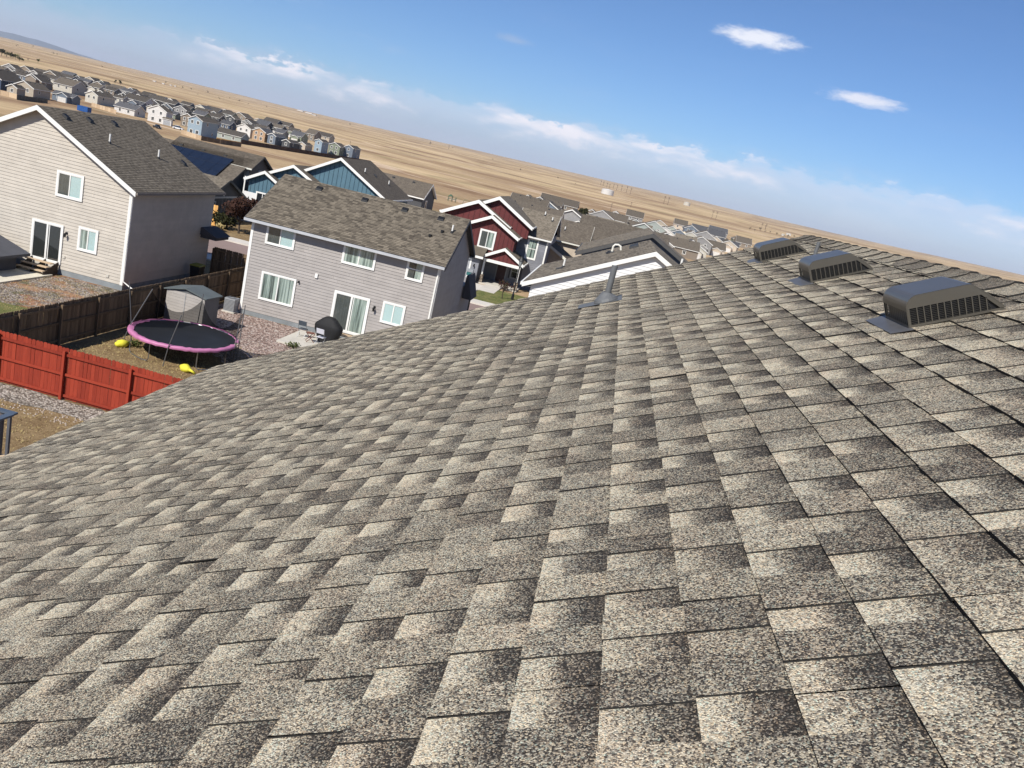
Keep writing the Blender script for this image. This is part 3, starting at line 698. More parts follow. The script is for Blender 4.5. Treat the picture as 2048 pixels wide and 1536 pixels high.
def roof_box(root, x, y, z, w=.35, d=.35, h=.15, slope=0, mat=blackm, axis='x'):
    sl = slope
    P = []
    for hh in (-.06, h):
        for a, c in ((-1, -1), (1, -1), (1, 1), (-1, 1)):
            dz = (a if axis == 'x' else c) * (w if axis == 'x' else d) / 2 * sl
            k = 1 if hh < 0 else .8
            P.append((x + a * w / 2 * k, y + c * d / 2 * k, z + hh + dz * k))
    MB().hexa(P).build('roof_vent', mat, root)

# ------------------------------------------------------------------ house A: beige, gable end towards us, left
hA = tag(empty('house', (-30.45, 41.6, 0)), 'beige two-storey house with white-trimmed gable and dark side wall, left behind the wooden fence', 'house')
OX, OY = -30.45, 41.6
def half_house(): pass
x0, x1, ya, yb = -5.45, 5.45, 0.0, 9.1; ev = 5.55; slp = .535
wA = wall_box(hA, x0, x1, ya, yb, 0.0, ev, beige_sid, ev + slp * 5.45, 'y')
fb = MB().box(x0 - .01, x1 + .008, ya - .012, yb, -.1, .30).build('foundation', foundation, hA)
planks(wA, '-y', ya, x0, x1, .32, ev, beige_sid, .178, ev + slp * 5.45)
planks(wA, '+x', x1, ya, yb, .32, ev, beige_sid, .178)
cb = MB(); corner_board(cb, x1, ya - .012, .3, ev - .02, .13); cb.build('corner_board', white, hA)
rA = gable_roof(hA, x0, x1, ya, yb, ev, slp, 'y', roof_a, white, gutter=M_('taupe_gutter', (.20, .175, .15)), oh=.42, rk=.4, fascia=.22, steps=.143)
window(hA, '-y', -.030, 1.29, 2.61, 4.30, 5.45, cur=curtain_d, cur2=blind, tw=.11)
window(hA, '-y', -.030, .12, 1.72, .66, 2.60, kind='door', tw=.11)
window(hA, '-y', -.030, 2.80, 3.72, 1.72, 2.80, cur=curtain, cur2=blind, tw=.11)
def wall_lamp(root, x, y, z):
    b = MB().box(x - .06, x + .06, y - .03, y, z - .06, z + .06); b.tube([(x, y - .03, z), (x, y - .14, z + .05), (x, y - .16, z - .02)], .012, 5); o = b.build('wall_lamp', blackm, root)
    MB().tube([(x, y - .16, z + .02), (x, y - .16, z - .03), (x, y - .16, z - .2)], [.02, .07, .055], 8).build('lamp_shade', blackm, o)
wall_lamp(hA, 2.02, -.02, 2.35)
def downspout(root, x, y, z0, z1, out=None):
    b = MB().tube([(x, y - .03, z1 + .12), (x, y - .045, z1), (x, y - .045, z0 + .25)] + ([out] if out else []), .042, 6); b.build('downspout', white, root)
downspout(hA, 5.52, -.03, .3, 5.3, (6.1, -.12, .28))
MB().box(1.9, 2.05, -.06, -.02, .95, 1.1).build('hose_bib', concrete, hA)
MB().box(4.5, 4.65, -.06, -.02, .55, .7).build('outlet_box', concrete, hA)
def roof_z(lx, apexz=ev + slp * 5.45, s=slp): return apexz + .14 - s * abs(lx)
for lx, ly in ((.75, .9), (.75, 2.9), (.75, 5.2), (3.6, 8.2)): roof_box(hA, lx, ly, roof_z(lx), slope=-slp)
for lx, ly in ((2.35, 2.4), (3.25, 5.9)): roof_pipe(hA, lx, ly, roof_z(lx), .5)
b = MB().box(5.45, 6.5, 7.9, 9.6, 2.55, 2.75); b.hexa([(5.45, 7.8, 2.75), (6.6, 7.8, 2.75), (6.6, 9.7, 2.75), (5.45, 9.7, 2.75), (5.45, 7.8, 3.2), (5.6, 7.8, 3.2), (5.6, 9.7, 3.2), (5.45, 9.7, 3.2)]); b.build('porch_roof', roof_d, hA)

# ------------------------------------------------------------------ house B: grey, eave side towards us, centre
hB = tag(empty('house', (-13.8, 43.45, 0)), 'grey two-storey house, eave side towards us, with sliding door beside the covered grill', 'house')
x0, x1, ya, yb = -5.3, 5.35, 0.0, 8.2; ev = 5.45; slp = .53
wB = wall_box(hB, x0, x1, ya, yb, 0.0, ev, mauve_sid, ev + slp * 4.1, 'x')
MB().box(x0 - .008, x1 + .01, ya - .012, yb, -.1, .26).build('foundation', foundation, hB)
planks(wB, '-y', ya, x0, x1, .28, ev, mauve_sid, .172)
planks(wB, '+x', x1, ya, yb, .28, ev, mauve_sid, .172, ev + slp * 4.1)
for xx, sx in ((x1, 1), (x0, -1)):
    cb = MB(); corner_board(cb, xx, ya - .012, .28, ev - .02, .12, sx=sx); cb.build('corner_board', white, hB)
rB = gable_roof(hB, x0, x1, ya, yb, ev, slp, 'x', roof_b, charcoal, oh=.42, rk=.3, steps=.143, gutter=M_('grey_gutter', (.44, .45, .47)))
window(hB, '-y', -.030, -4.35, -2.87, 4.27, 5.32, cur=curtain_d, cur2=blind)
window(hB, '-y', -.030, .03, 1.72, 4.27, 5.32, cur=curtain, cur2=curtain)
window(hB, '-y', -.030, 3.62, 4.42, 4.27, 5.32, kind='hung', cur=curtain_d, cur2=curtain)
window(hB, '-y', -.030, -4.25, -2.42, 1.17, 2.58, cur=curtain, cur2=curtain)
window(hB, '-y', -.030, 0.0, 1.80, .56, 2.52, kind='door', cur=curtain_d, cur2=curtain, tw=.12)
window(hB, '-y', -.030, 2.74, 3.84, 1.62, 2.64, cur=blind, cur2=blind)
wall_lamp(hB, 2.22, -.02, 2.25); downspout(hB, 5.3, -.04, 1.0, 5.2); MB().box(-1.35, -1.2, -.09, -.02, 3.02, 3.26).build('vent_hood', white, hB)
MB().tube([(-2.2, -.02, 2.6), (-2.2, -.14, 2.55)], .05, 6).build('camera_dome', blackm, hB)
MB().box(2.05, 2.12, -.1, -.02, .5, .66).build('hose_bib', blackm, hB)
apz = ev + slp * 4.1 + .14
def rzB(ly): return apz - slp * abs(ly - 4.1)
for lx in (-3.2, -.45, 1.95, 4.1): roof_box(hB, lx, 3.45, rzB(3.45), .42, .3, .11, slope=slp, axis='y')
for lx, ly in ((4.55, 2.35), (4.05, 1.75)): MB().tube([(lx, ly, rzB(ly) - .05), (lx, ly, rzB(ly) + .12)], .1, 8).build('roof_vent', blackm, hB)
roof_pipe(hB, 5.05, 2.55, rzB(2.55), .42)
MB().box(-.2, 5.3, 8.25, 13.2, 0, 3.2).build('garage_wall', mauve_sid, hB)
b = MB(); b.hexa([(5.35, 9.0, 2.4), (5.95, 9.0, 2.4), (5.95, 11.2, 2.4), (5.35, 11.2, 2.4), (5.35, 9.0, 3.9), (5.5, 9.0, 3.9), (5.5, 11.2, 3.9), (5.35, 11.2, 3.9)]); b.build('porch_roof', roof_d, hB)
MB().tube([(5.85, 9.3, 0), (5.85, 9.3, 2.4)], .05, 6).build('post', charcoal, hB)

# ------------------------------------------------------------------ fences
def board_mesh(name, w_, h_, t_, mat, ear=.03):
    b = MB(); P = [(-w_ / 2, 0), (w_ / 2, 0), (w_ / 2, h_ - ear), (w_ / 2 - ear, h_), (-w_ / 2 + ear, h_), (-w_ / 2, h_ - ear)]
    b.poly([(x, -t_ / 2, z) for x, z in P]); b.poly([(x, t_ / 2, z) for x, z in P][::-1])
    for i in range(6):
        (a, c), (d, e) = P[i], P[(i + 1) % 6]; b.poly([(a, -t_ / 2, c), (a, t_ / 2, c), (d, t_ / 2, e), (d, -t_ / 2, e)])
    return b.mesh(name, mat)
def fence(label, p0, p1, mat, h=1.83, side=-1, post=2.44, rails=(.22, .95, 1.62), bw=.14, boards=True, group=None, z=0.0, capwhite=False):
    """posts and rails on one side (side=-1: right of the p0->p1 direction)"""
    a = Vector((*p0, z)); d = Vector((*p1, z)) - a; Ln = d.length; ang = math.atan2(d.y, d.x)
    root = tag(empty('fence', a, ang), label, 'fence', group)
    bm_ = board_mesh('fence_board', bw - .006, h, .019, mat); n = int(Ln / bw); s = -side
    for i in range(n):
        o = link('fence_board', bm_, root, ((i + .5) * bw, R_.uniform(-.003, .003), .03 + R_.uniform(-.012, .012)), (R_.uniform(-.006, .006), R_.uniform(-.006, .006), 0))
    k = int(Ln / post + .01); ps = MB().box(-.045, .045, -.045, .045, 0, h - .06).mesh('post', mat)
    for i in range(k + 1): link('post', ps, root, (i * post, -s * .10, 0), (0, 0, R_.uniform(-.04, .04)))
    for i in range(k):
        for rz_ in rails:
            MB().box(i * post + .046, (i + 1) * post - .046, -s * .052 - .02, -s * .052 + .02, rz_, rz_ + .088).build('rail', mat, root)
    return root
fence('red-stained wooden fence with posts and rails across the yard, lower left', (-29.3, 25.58), (-9.6, 25.58), redwood, side=-1, rails=(.12, .88, 1.58))
fence('long weathered brown wooden fence running back past the trampoline and grey shed', (-20.9, 25.7), (-20.9, 50.2), brownwood, side=-1)
fence('short brown wooden fence closing the gap behind the lidded trash bin', (-24.9, 51.4), (-20.9, 51.4), brownwood, side=-1)
fence('bright orange new cedar fence beside the bush across the street', (-39.0, 70.9), (-34.4, 70.9), orangewood, side=1, rails=(.3, 1.4), z=.1)
fence('brown wooden fence far behind the beige house on the left', (-44, 25.7), (-30, 25.7), brownwood, side=-1)

# ------------------------------------------------------------------ trampoline
tr = tag(empty('trampoline', (-17.15, 33.75, 0)), 'round trampoline with torn pink padding, black mat and leaning net poles', 'trampoline')
RT = 2.28; HT = .92
def circ(r, z, n=48, ph=0): return [Vector((r * math.cos(2 * math.pi * i / n + ph), r * math.sin(2 * math.pi * i / n + ph), z)) for i in range(n + 1)]
MB().tube(circ(RT - .08, HT - .02), .022, 6, caps=False).build('frame', metal, tr)
pink = M_('pink_vinyl', (.47, .17, .32), rough=.5, var=.2, scale=3, bump=.6, bscale=7)
mat_m = M_('trampoline_mat', (.012, .013, .015), rough=.6, var=.3, scale=2)
b = MB(); n = 96; rr = random.Random(4)
def padr(i): 
    a = 2 * math.pi * i / n; return a
gap = lambda a: (0.10 < a < .30) or (1.9 < a < 2.05) or (4.93 < a < 4.96)
prev = None
wob = [(rr.uniform(-.03, .03), rr.uniform(-.012, .02)) for _ in range(n)] 
for i in range(n):
    a0, a1 = 2 * math.pi * i / n, 2 * math.pi * (i + 1) / n
    if gap(a0): continue
    w0, w1 = wob[i], wob[(i + 1) % n]
    far0 = .55 if math.sin(a0) > .25 and abs(math.cos(a0)) < .97 else 1; 
    def ringpts(a, w):
        k = .22 if not (math.sin(a) > .3) else .13
        return [Vector((r * math.cos(a), r * math.sin(a), z)) for r, z in ((RT - k + w[0], HT + .015 + w[1]), (RT - k * .5, HT + .05 + w[1]), (RT + .005, HT + .03 + w[1]), (RT + .03, HT - .03), (RT + .012, HT - .095 + w[1]))]
    A, B = ringpts(a0, w0), ringpts(a1, w1)
    for j in range(4): b.poly([A[j], A[j + 1], B[j + 1], B[j]])
pad = b.build('pad', pink, tr, smooth=True)
b = MB(); 
for i in range(48):
    a0, a1 = 2 * math.pi * i / 48, 2 * math.pi * (i + 1) / 48
    for r0, r1, z0_, z1_ in ((0, 1.0, HT - .05, HT - .045), (1.0, 1.7, HT - .045, HT - .03), (1.7, RT - .14, HT - .03, HT - .005)):
        b.poly([(r0 * math.cos(a0), r0 * math.sin(a0), z0_), (r1 * math.cos(a0), r1 * math.sin(a0), z1_), (r1 * math.cos(a1), r1 * math.sin(a1), z1_), (r0 * math.cos(a1), r0 * math.sin(a1), z0_)] if r0 else [(0, 0, z0_), (r1 * math.cos(a0), r1 * math.sin(a0), z1_), (r1 * math.cos(a1), r1 * math.sin(a1), z1_)])
b.build('mat', mat_m, tr, smooth=True)
for q in range(4):                                    # W-shaped legs
    a = rad(-118 + 90 * q); da = rad(19)
    P = lambda aa, z: Vector(((RT - .1) * math.cos(aa), (RT - .1) * math.sin(aa), z))
    MB().tube([P(a - da, HT - .03), P(a - da, .16), P(a - da * .9, .05), P(a - da * .6, .025), P(a, .03), P(a + da * .6, .025), P(a + da * .9, .05), P(a + da, .16), P(a + da, HT - .03)], .024, 7).build('leg', metal, tr)
polem = M_('pole_grey', (.16, .16, .165), rough=.5, metal=.5)
poles = [(-172, (-.28, -.1), 2.75), (-158, (.75, .3), 2.7), (105, (.05, .1), 2.35), (-78, (.38, .1), 2.35), (2, (.02, .1), 2.65), (28, (-.05, .15), 2.6), (50, (.45, -.25), 1.6)]
tops = []
for a, (lx, ly), h in poles:
    ca, sa = math.cos(rad(a)) * (RT + .04), math.sin(rad(a)) * (RT + .04); tp = Vector((ca + lx, sa + ly, h)); tops.append(tp)
    k = .9 / h; MB().tube([Vector((ca - lx * .2, sa - ly * .2, .04)), Vector((ca + lx * k * .3, sa + ly * k * .3, HT)), tp], .022, 7).build('net_pole', polem, tr)
def net_mat():
    mt, n, b, o = new_mat('net_mesh'); n.nodes.remove(b); d = nd(n, 'ShaderNodeBsdfDiffuse', {'Color': (.01, .01, .011, 1)}); t_ = nd(n, 'ShaderNodeBsdfTransparent')
    mx = nd(n, 'ShaderNodeMixShader', {0: .68, 1: t_.outputs[0], 2: d.outputs[0]}); n.links.new(mx.outputs[0], o.inputs[0]); return mt
netm = net_mat()
def net(top0, top1, a0, a1, sag, k=10):
    b = MB()
    for i in range(k):
        def col_(t_):
            a = rad(a0 + (a1 - a0) * t_); lo = Vector(((RT - .1) * math.cos(a), (RT - .1) * math.sin(a), HT + .03)); hi = top0.lerp(top1, t_); hi.z -= sag * 4 * t_ * (1 - t_); return lo, hi
        l0, h0 = col_(i / k); l1, h1 = col_((i + 1) / k); b.poly([l0, l1, h1, h0])
    return b.build('net', netm, tr)
net(tops[1] - Vector((0, 0, .1)), tops[2] - Vector((0, 0, .3)), 202, 105, .75)
net(tops[2] - Vector((0, 0, .3)), tops[5] - Vector((0, 0, .3)), 105, 28, 1.05)
MB().poly([(RT, .3, HT), (RT + .9, .2, .5), (RT + .75, -.7, .08), (RT - .15, -1.0, HT - .05)]).build('net', netm, tr)
yel = M_('yellow_fabric', (.72, .66, .05), rough=.8, var=.1, bump=.5, bscale=20)
def sandbag(x, y, rz, label):
    b = MB(); n_ = 12; k = 7; r = random.Random(int(x * 10))
    rings = []
    for i in range(k + 1):
        t_ = i / k; rr_ = .15 * math.sin(math.pi * min(.97, max(.05, t_))) ** .6 + .02 + r.uniform(-.012, .012)
        rings.append([Vector(((t_ - .5) * .55, rr_ * math.cos(2 * math.pi * j / n_), .10 + rr_ * .75 * math.sin(2 * math.pi * j / n_) + r.uniform(-.008, .008))) for j in range(n_)])
    for i in range(k):
        for j in range(n_): b.poly([rings[i][j], rings[i][(j + 1) % n_], rings[i + 1][(j + 1) % n_], rings[i + 1][j]])
    b.poly(rings[0]); b.poly(rings[-1][::-1]); b.tube([(.25, 0, .12), (.38, .05, .09), (.42, .12, .03)], [.05, .035, .05], 6)
    o = b.build('sandbag', yel, None, smooth=True); o.location = (x, y, 0.0); o.rotation_euler = (0, 0, rz); o.scale = (1.1, 1.25, 1.45); tag(o, label, 'sandbag', 'yellow sandbags holding down the trampoline')
sandbag(-15.85, 31.65, -.5, 'yellow sandbag at the foot of the near trampoline pole'); sandbag(-19.3, 32.6, 1.2, 'yellow sandbag under the left edge of the trampoline')

# ------------------------------------------------------------------ shed
shm = M_('shed_panel', (.40, .37, .34), rough=.7, var=.08); shd = M_('shed_roof', (.10, .115, .115), rough=.6, var=.15); sh_shade = M_('shed_side_shade', (.14, .14, .14), rough=.7)  # side walls much darker than the front panels, shade painted in
sh = tag(empty('shed', (-19.5, 38.0, 0), rad(-4)), 'small garden shed with ribbed grey walls and low roof behind the trampoline', 'shed')
wall_box(sh, -1.05, 1.05, 0, 1.3, 0, 1.65, sh_shade, 1.85, 'y'); 
for i in range(11):
    MB().box(-1.03, 1.03, -.022 if i % 2 else -.03, 0, .04 + i * .15, .04 + i * .15 + .142).build('panel', shm, sh)
MB().box(-.012, .012, -.045, -.02, .03, 1.68).build('door_seam', greytrim, sh)
b = MB(); 
for sg in (-1, 1): b.hexa([(0, -.12, 1.9), (sg * 1.16, -.12, 1.64), (sg * 1.16, 1.4, 1.64), (0, 1.4, 1.9), (0, -.12, 1.96), (sg * 1.16, -.12, 1.70), (sg * 1.16, 1.4, 1.70), (0, 1.4, 1.96)] if sg > 0 else [(sg * 1.16, -.12, 1.64), (0, -.12, 1.9), (0, 1.4, 1.9), (sg * 1.16, 1.4, 1.64), (sg * 1.16, -.12, 1.70), (0, -.12, 1.96), (0, 1.4, 1.96), (sg * 1.16, 1.4, 1.70)])
b.build('roof', shd, sh)

# ------------------------------------------------------------------ air conditioner, patio, step
ac = tag(empty('air_conditioner', (-19.5, 43.2, 0)), 'grey air conditioner unit at the left corner of the grey house', 'air conditioner')
MB().box(-.3, .3, -.3, .3, .08, .8).build('case', M_('ac_grey', (.30, .31, .32), rough=.5), ac); MB().box(-.36, .36, -.36, .36, 0, .08).build('pad', concrete, ac)
for i in range(9): MB().box(-.305, .305, -.31, -.298, .14 + i * .07, .16 + i * .07).build('fin', charcoal, ac)
for i in range(16):
    pass
b = MB().tube(circ(.25, .81, 24), .012, 4, caps=False); b.tube(circ(.16, .81, 24), .01, 4, caps=False); b.build('fan_guard', charcoal, ac)
o = MB().box(-15.25, -10.6, 39.6, 42.9, 0, .10).build('patio_slab', concrete); tag(o, kind='structure')
st_ = tag(empty('door_step', (-12.9, 43.1, .1)), 'pale wooden step under the sliding door of the grey house', 'step')
MB().box(-1.0, 1.0, -.62, -.02, .33, .375).build('tread', palewood, st_); MB().box(-1.0, 1.0, -1.0, -.60, .12, .16).build('tread', palewood, st_)
for x in (-.95, .9): MB().box(x, x + .05, -.6, -.02, 0, .33).build('riser', brownwood, st_)

# covered grill
gr = tag(empty('grill', (-13.35, 41.75, .1), rad(-8)), 'barbecue grill under a black fabric cover on the concrete patio', 'grill')
b = MB(); prof = [(0, .46, .36), (.35, .60, .34), (.62, .74, .36), (.86, .76, .37), (.98, .70, .34), (1.08, .58, .30), (1.24, .42, .24), (1.36, .25, .17), (1.40, .08, .08)]
rings = []; r = random.Random(3)
for z, hx, hy in prof:
    ring_ = []
    for j in range(28):
        a = 2 * math.pi * j / 28; ca, sa = math.cos(a), math.sin(a); p = 3.2
        q = (abs(ca) ** p + abs(sa) ** p) ** (-1 / p); f = 1 + (.035 * math.sin(j * 2.4 + z * 2) + r.uniform(-.015, .015)) * (1.2 - z * .6)
        ring_.append(Vector((hx * ca * q * f, hy * sa * q * f, z)))
    rings.append(ring_)
for i in range(len(rings) - 1):
    for j in range(28): b.poly([rings[i][j], rings[i][(j + 1) % 28], rings[i + 1][(j + 1) % 28], rings[i + 1][j]])
b.poly(rings[-1]); b.build('cover', M_('black_fabric', (.008, .008, .009), rough=.75, var=.2), gr, smooth=True)
for x in (-.35, .35): MB().tube([(x, -.3, .06), (x, -.34, .06)], .07, 10).build('wheel', rubber, gr)
def folding_chair(label, x, y, rz, seatm, z=.1):
    c = tag(empty('folding_chair', (x, y, z), rz), label, 'chair', 'folding chairs on the patio')
    for sx in (-.22, .22):
        MB().tube([(sx, .26, 0), (sx, -.12, .5), (sx, -.24, .92)], .013, 6).build('leg', metal if seatm is not charcoal else polem, c)
        MB().tube([(sx * .86, -.26, 0), (sx * .86, .14, .46)], .013, 6).build('leg', metal if seatm is not charcoal else polem, c)
    MB().box(-.2, .2, -.17, .2, .445, .47).build('seat', seatm, c)
    b = MB(); b.hexa([(-.22, -.175, .66), (.22, -.175, .66), (.22, -.16, .67), (-.22, -.16, .67), (-.22, -.25, .92), (.22, -.25, .92), (.22, -.235, .93), (-.22, -.235, .93)]); b.build('backrest', seatm, c)
    MB().tube([(-.22, .22, .05), (.22, .22, .05)], .009, 5).build('stretcher', polem, c)
    return c
folding_chair('dark grey folding chair at the left end of the patio', -14.62, 41.45, rad(0), M_('chair_slate', (.06, .075, .095), rough=.6))
folding_chair('white folding chair standing in front of the covered grill', -13.35, 40.75, rad(-8), M_('chair_white', (.55, .55, .60), rough=.5))
ft = tag(empty('folding_stool', (-14.0, 40.95, .1), rad(30)), 'small crossed-leg brown folding stool between the two folding chairs', 'stool')
for sy in (-.17, .17):
    MB().beam((-.2, sy, 0), (.2, sy, .46), .035, .025).build('leg', M_('red_brown', (.16, .06, .04), rough=.6), ft); MB().beam((.2, sy * .9, 0), (-.2, sy * .9, .46), .035, .025).build('leg', MATS['red_brown'], ft)
MB().box(-.2, .2, -.18, .18, .46, .475).build('seat', MATS['red_brown'], ft)
o = MB().tube([(-12.75, 39.9, .16), (-12.68, 39.86, .2), (-12.6, 39.9, .17)], [.04, .06, .03], 8).build('ball', M_('ball_white', (.7, .7, .7)), None, smooth=True); tag(o, 'small white ball lying on the patio by the grill', 'ball')

# left yard: slab, steps, shelter, bin
o = MB().box(-35.5, -28.55, 37.0, 40.9, 0, .09).build('patio_slab', M_('pale_concrete', (.62, .57, .46), rough=.9)); tag(o, kind='structure')
ds = tag(empty('deck_steps', (-29.5, 41.55, 0)), 'weathered wooden steps below the sliding door of the beige house', 'steps')
for i, (yy, zz) in enumerate(((-.35, .60), (-.65, .42), (-.95, .23))): MB().box(-.75, .75, yy - .28, yy, zz, zz + .045).build('tread', palewood, ds)
for x in (-.78, .0, .74):
    MB().hexa([(x, -1.2, 0), (x + .05, -1.2, 0), (x + .05, -.03, 0), (x, -.03, 0), (x, -1.2, .2), (x + .05, -1.2, .2), (x + .05, -.03, .68), (x, -.03, .68)]).build('stringer', M_('old_wood', (.05, .035, .025), rough=.8), ds)
cn = tag(empty('shelter', (-31.0, 38.5, .09)), 'low grey lean-to shelter with dark sloping roof at the left edge', 'shelter')
lg = M_('slate_panel', (.075, .078, .092), rough=.7)
MB().hexa([(-3.0, -1.0, 0), (.9, -1.0, 0), (.9, 1.6, 0), (-3.0, 1.6, 0), (-3.0, -1.0, 2.2), (.9, -1.0, .95), (.9, 1.6, .95), (-3.0, 1.6, 2.2)]).build('wall', lg, cn)
MB().hexa([(-3.2, -1.25, 2.28), (1.45, -1.25, .80), (1.45, 1.9, .80), (-3.2, 1.9, 2.28), (-3.2, -1.25, 2.44), (1.45, -1.25, .95), (1.45, 1.9, .95), (-3.2, 1.9, 2.44)]).build('roof', lg, cn)
MB().box(-2.2, -.3, -1.03, -1.0, 0, 1.0).build('opening_shade', inside, cn)  # dark panel on the solid wall, painted shade of a doorway
def leaf_clump(b, c, r, n, s, rnd, flat=1.0):
    for _ in range(n):
        while True:
            v = Vector((rnd.uniform(-1, 1), rnd.uniform(-1, 1), rnd.uniform(-1, 1)))
            if v.length < 1: break
        p = Vector(c) + Vector((v.x * r, v.y * r, v.z * r * flat)); a = Vector((rnd.gauss(0, 1), rnd.gauss(0, 1), rnd.gauss(0, 1))).normalized(); u = a.cross(Vector((rnd.gauss(0, 1), rnd.gauss(0, 1), rnd.gauss(0, 1)))).normalized(); w2 = a.cross(u)
        k = s * rnd.uniform(.6, 1.3); b.poly([p - u * k - w2 * k * .5, p + u * k - w2 * k * .5, p + u * k * .7 + w2 * k * .5, p - u * k * .5 + w2 * k * .6])
bin_ = tag(empty('trash_bin', (-24.25, 48.2, 0)), 'black wheeled trash bin with yellow-green lid beside the dark house wall', 'bin')
MB().hexa([(-.24, -.28, .08), (.24, -.28, .08), (.24, .24, .08), (-.24, .24, .08), (-.32, -.36, 1.02), (.32, -.36, 1.02), (.32, .34, 1.02), (-.32, .34, 1.02)]).build('body', blackm, bin_)
MB().hexa([(-.34, -.39, 1.02), (.34, -.39, 1.02), (.34, .38, 1.02), (-.34, .38, 1.02), (-.30, -.34, 1.09), (.30, -.34, 1.09), (.30, .34, 1.12), (-.30, .34, 1.12)]).build('lid', M_('lid_olive', (.26, .24, .03), rough=.5), bin_)
for x in (-.3, .3): MB().tube([(x - .03, .26, .12), (x + .03, .26, .12)], .12, 12).build('wheel', rubber, bin_)

# deck railing of the next house, lower left
railm = M_('blue_grey_rail', (.07, .095, .135), rough=.5)
dr = tag(empty('deck_railing', (-13.16, 17.86, 0)), 'blue-grey deck railing corner with dark balusters at the left edge', 'railing')
zt = 2.65
MB().box(-3.2, 0.08, -.10, .06, zt, zt + .05).build('top_rail', railm, dr); MB().box(-.06, .10, -2.8, -.10, zt, zt + .05).build('top_rail', railm, dr)
for i in range(16): MB().box(-3.1 + i * .2, -3.03 + i * .2, -.06, .01, 1.5, zt).build('baluster', MATS['slate_panel'], dr)
for i in range(12): MB().box(-.02, .05, -2.7 + i * .2, -2.63 + i * .2, 1.5, zt).build('baluster', MATS['slate_panel'], dr)
MB().box(-3.3, .1, -2.9, .06, 1.40, 1.5).build('floor', palewood, dr)
for x, y in ((-.02, -.05), (-3.1, -.05), (-.02, -2.7)): MB().box(x - .05, x + .05, y - .05, y + .05, 0, 1.4).build('post', brownwood, dr)

# ------------------------------------------------------------------ neighbours across the street
def battens(root, y, x0, x1, z0, top, mat, n, w_=.05):
    for i in range(n):
        x = x0 + (x1 - x0) * (i + .5) / n; zt_ = top(x)
        if zt_ > z0 + .15: MB().box(x - w_ / 2, x + w_ / 2, y - .03, y - .001, z0, zt_).build('batten', mat, root)
blue_bat = M_('blue_batten', (.045, .10, .14), rough=.7); red_bat = M_('maroon_batten', (.08, .016, .016), rough=.7)
# blue board-and-batten house
hC = tag(empty('house', (-29.0, 80.0, 0)), 'teal-blue board-and-batten house with three white-edged gables behind the grey house roof', 'house')
def gab(root, cx, half, y0, y1, z0, eave, slope, wall, trim, roofm, batm=None, nb=0, oh=.35, rk=.45, fascia=.26, steps=0, z_b=None):
    wl = wall_box(root, cx - half, cx + half, y0, y1, z0, eave, wall, eave + slope * half, 'y')
    if nb: battens(wl, y0, cx - half, cx + half, z_b if z_b is not None else z0, lambda x: eave + slope * (half - abs(x - cx)) - .05, batm, nb)
    return gable_roof(root, cx - half, cx + half, y0, y1, eave, slope, 'y', roofm, trim, oh=oh, rk=rk, fascia=fascia, steps=steps)
gab(hC, 1.6, 4.9, .6, 9.5, 0, 5.35, .56, blue_bb, white, roof_c, blue_bat, 22, z_b=3.0)
gab(hC, -2.5, 2.3, -.6, 4.5, 0, 5.25, .5, blue_bb, white, roof_c, blue_bat, 10, z_b=3.0)
gab(hC, -5.0, 1.6, -1.2, 3.0, 0, 4.35, .55, blue_bb, white, roof_c, blue_bat, 8, z_b=3.05)
MB().box(-7.08, -3.5, -1.24, -1.205, 0, 3.0).build('lower_siding', white_sid, hC); MB().box(-7.1, -6.98, -1.26, -1.2, 0, 4.4).build('corner_board', white, hC)
window(hC, '-y', -1.24, -5.6, -4.5, 1.6, 3.1, simple=True, kind='slide', tw=.14)
for lx, ly in ((3.4, 2.6), (4.9, 6.6)): roof_pipe(hC, lx, ly, 5.35 + .56 * (4.9 - abs(lx - 1.6)) + .14, .45, .06)
roof_box(hC, 3.8, 5.0, 5.35 + .56 * (4.9 - 2.2) + .14, slope=-.56)
# maroon and grey house
hD = tag(empty('house', (-10.5, 80.0, 0)), 'maroon and slate-grey house with white-edged gables, small porch and garage', 'house')
wall_box(hD, -5.6, 4.6, .8, 10.8, 0, 5.25, grey_sid)
for i in range(28): MB().box(1.95, 4.6, .77, .8, .1 + i * .185, .1 + i * .185 + .16).build('siding_board', grey_sid, hD)
gable_roof(hD, 1.2, 4.6, .8, 10.8, 5.25, .42, 'x', roof_a, white, oh=.35, rk=.3)
window(hD, '-y', .76, 2.75, 3.6, 3.15, 4.95, simple=False, kind='hung', cur=curtain, cur2=curtain, tw=.13)
gab(hD, -.85, 3.4, .2, 6.0, 4.9, 6.2, .56, red_bb, white, roof_a, red_bat, 14, fascia=.3)
gab(hD, -2.65, 3.1, -.3, 5.0, 4.7, 5.75, .52, red_bb, white, roof_a, red_bat, 12, fascia=.3)
gab(hD, -.9, 2.55, -1.5, 4.0, 2.6, 5.0, .52, red_bb, white, roof_a, red_bat, 12, fascia=.28)
window(hD, '-y', -1.54, -1.65, -.35, 3.35, 4.85, kind='slide', cur=curtain_d, cur2=curtain, tw=.14)
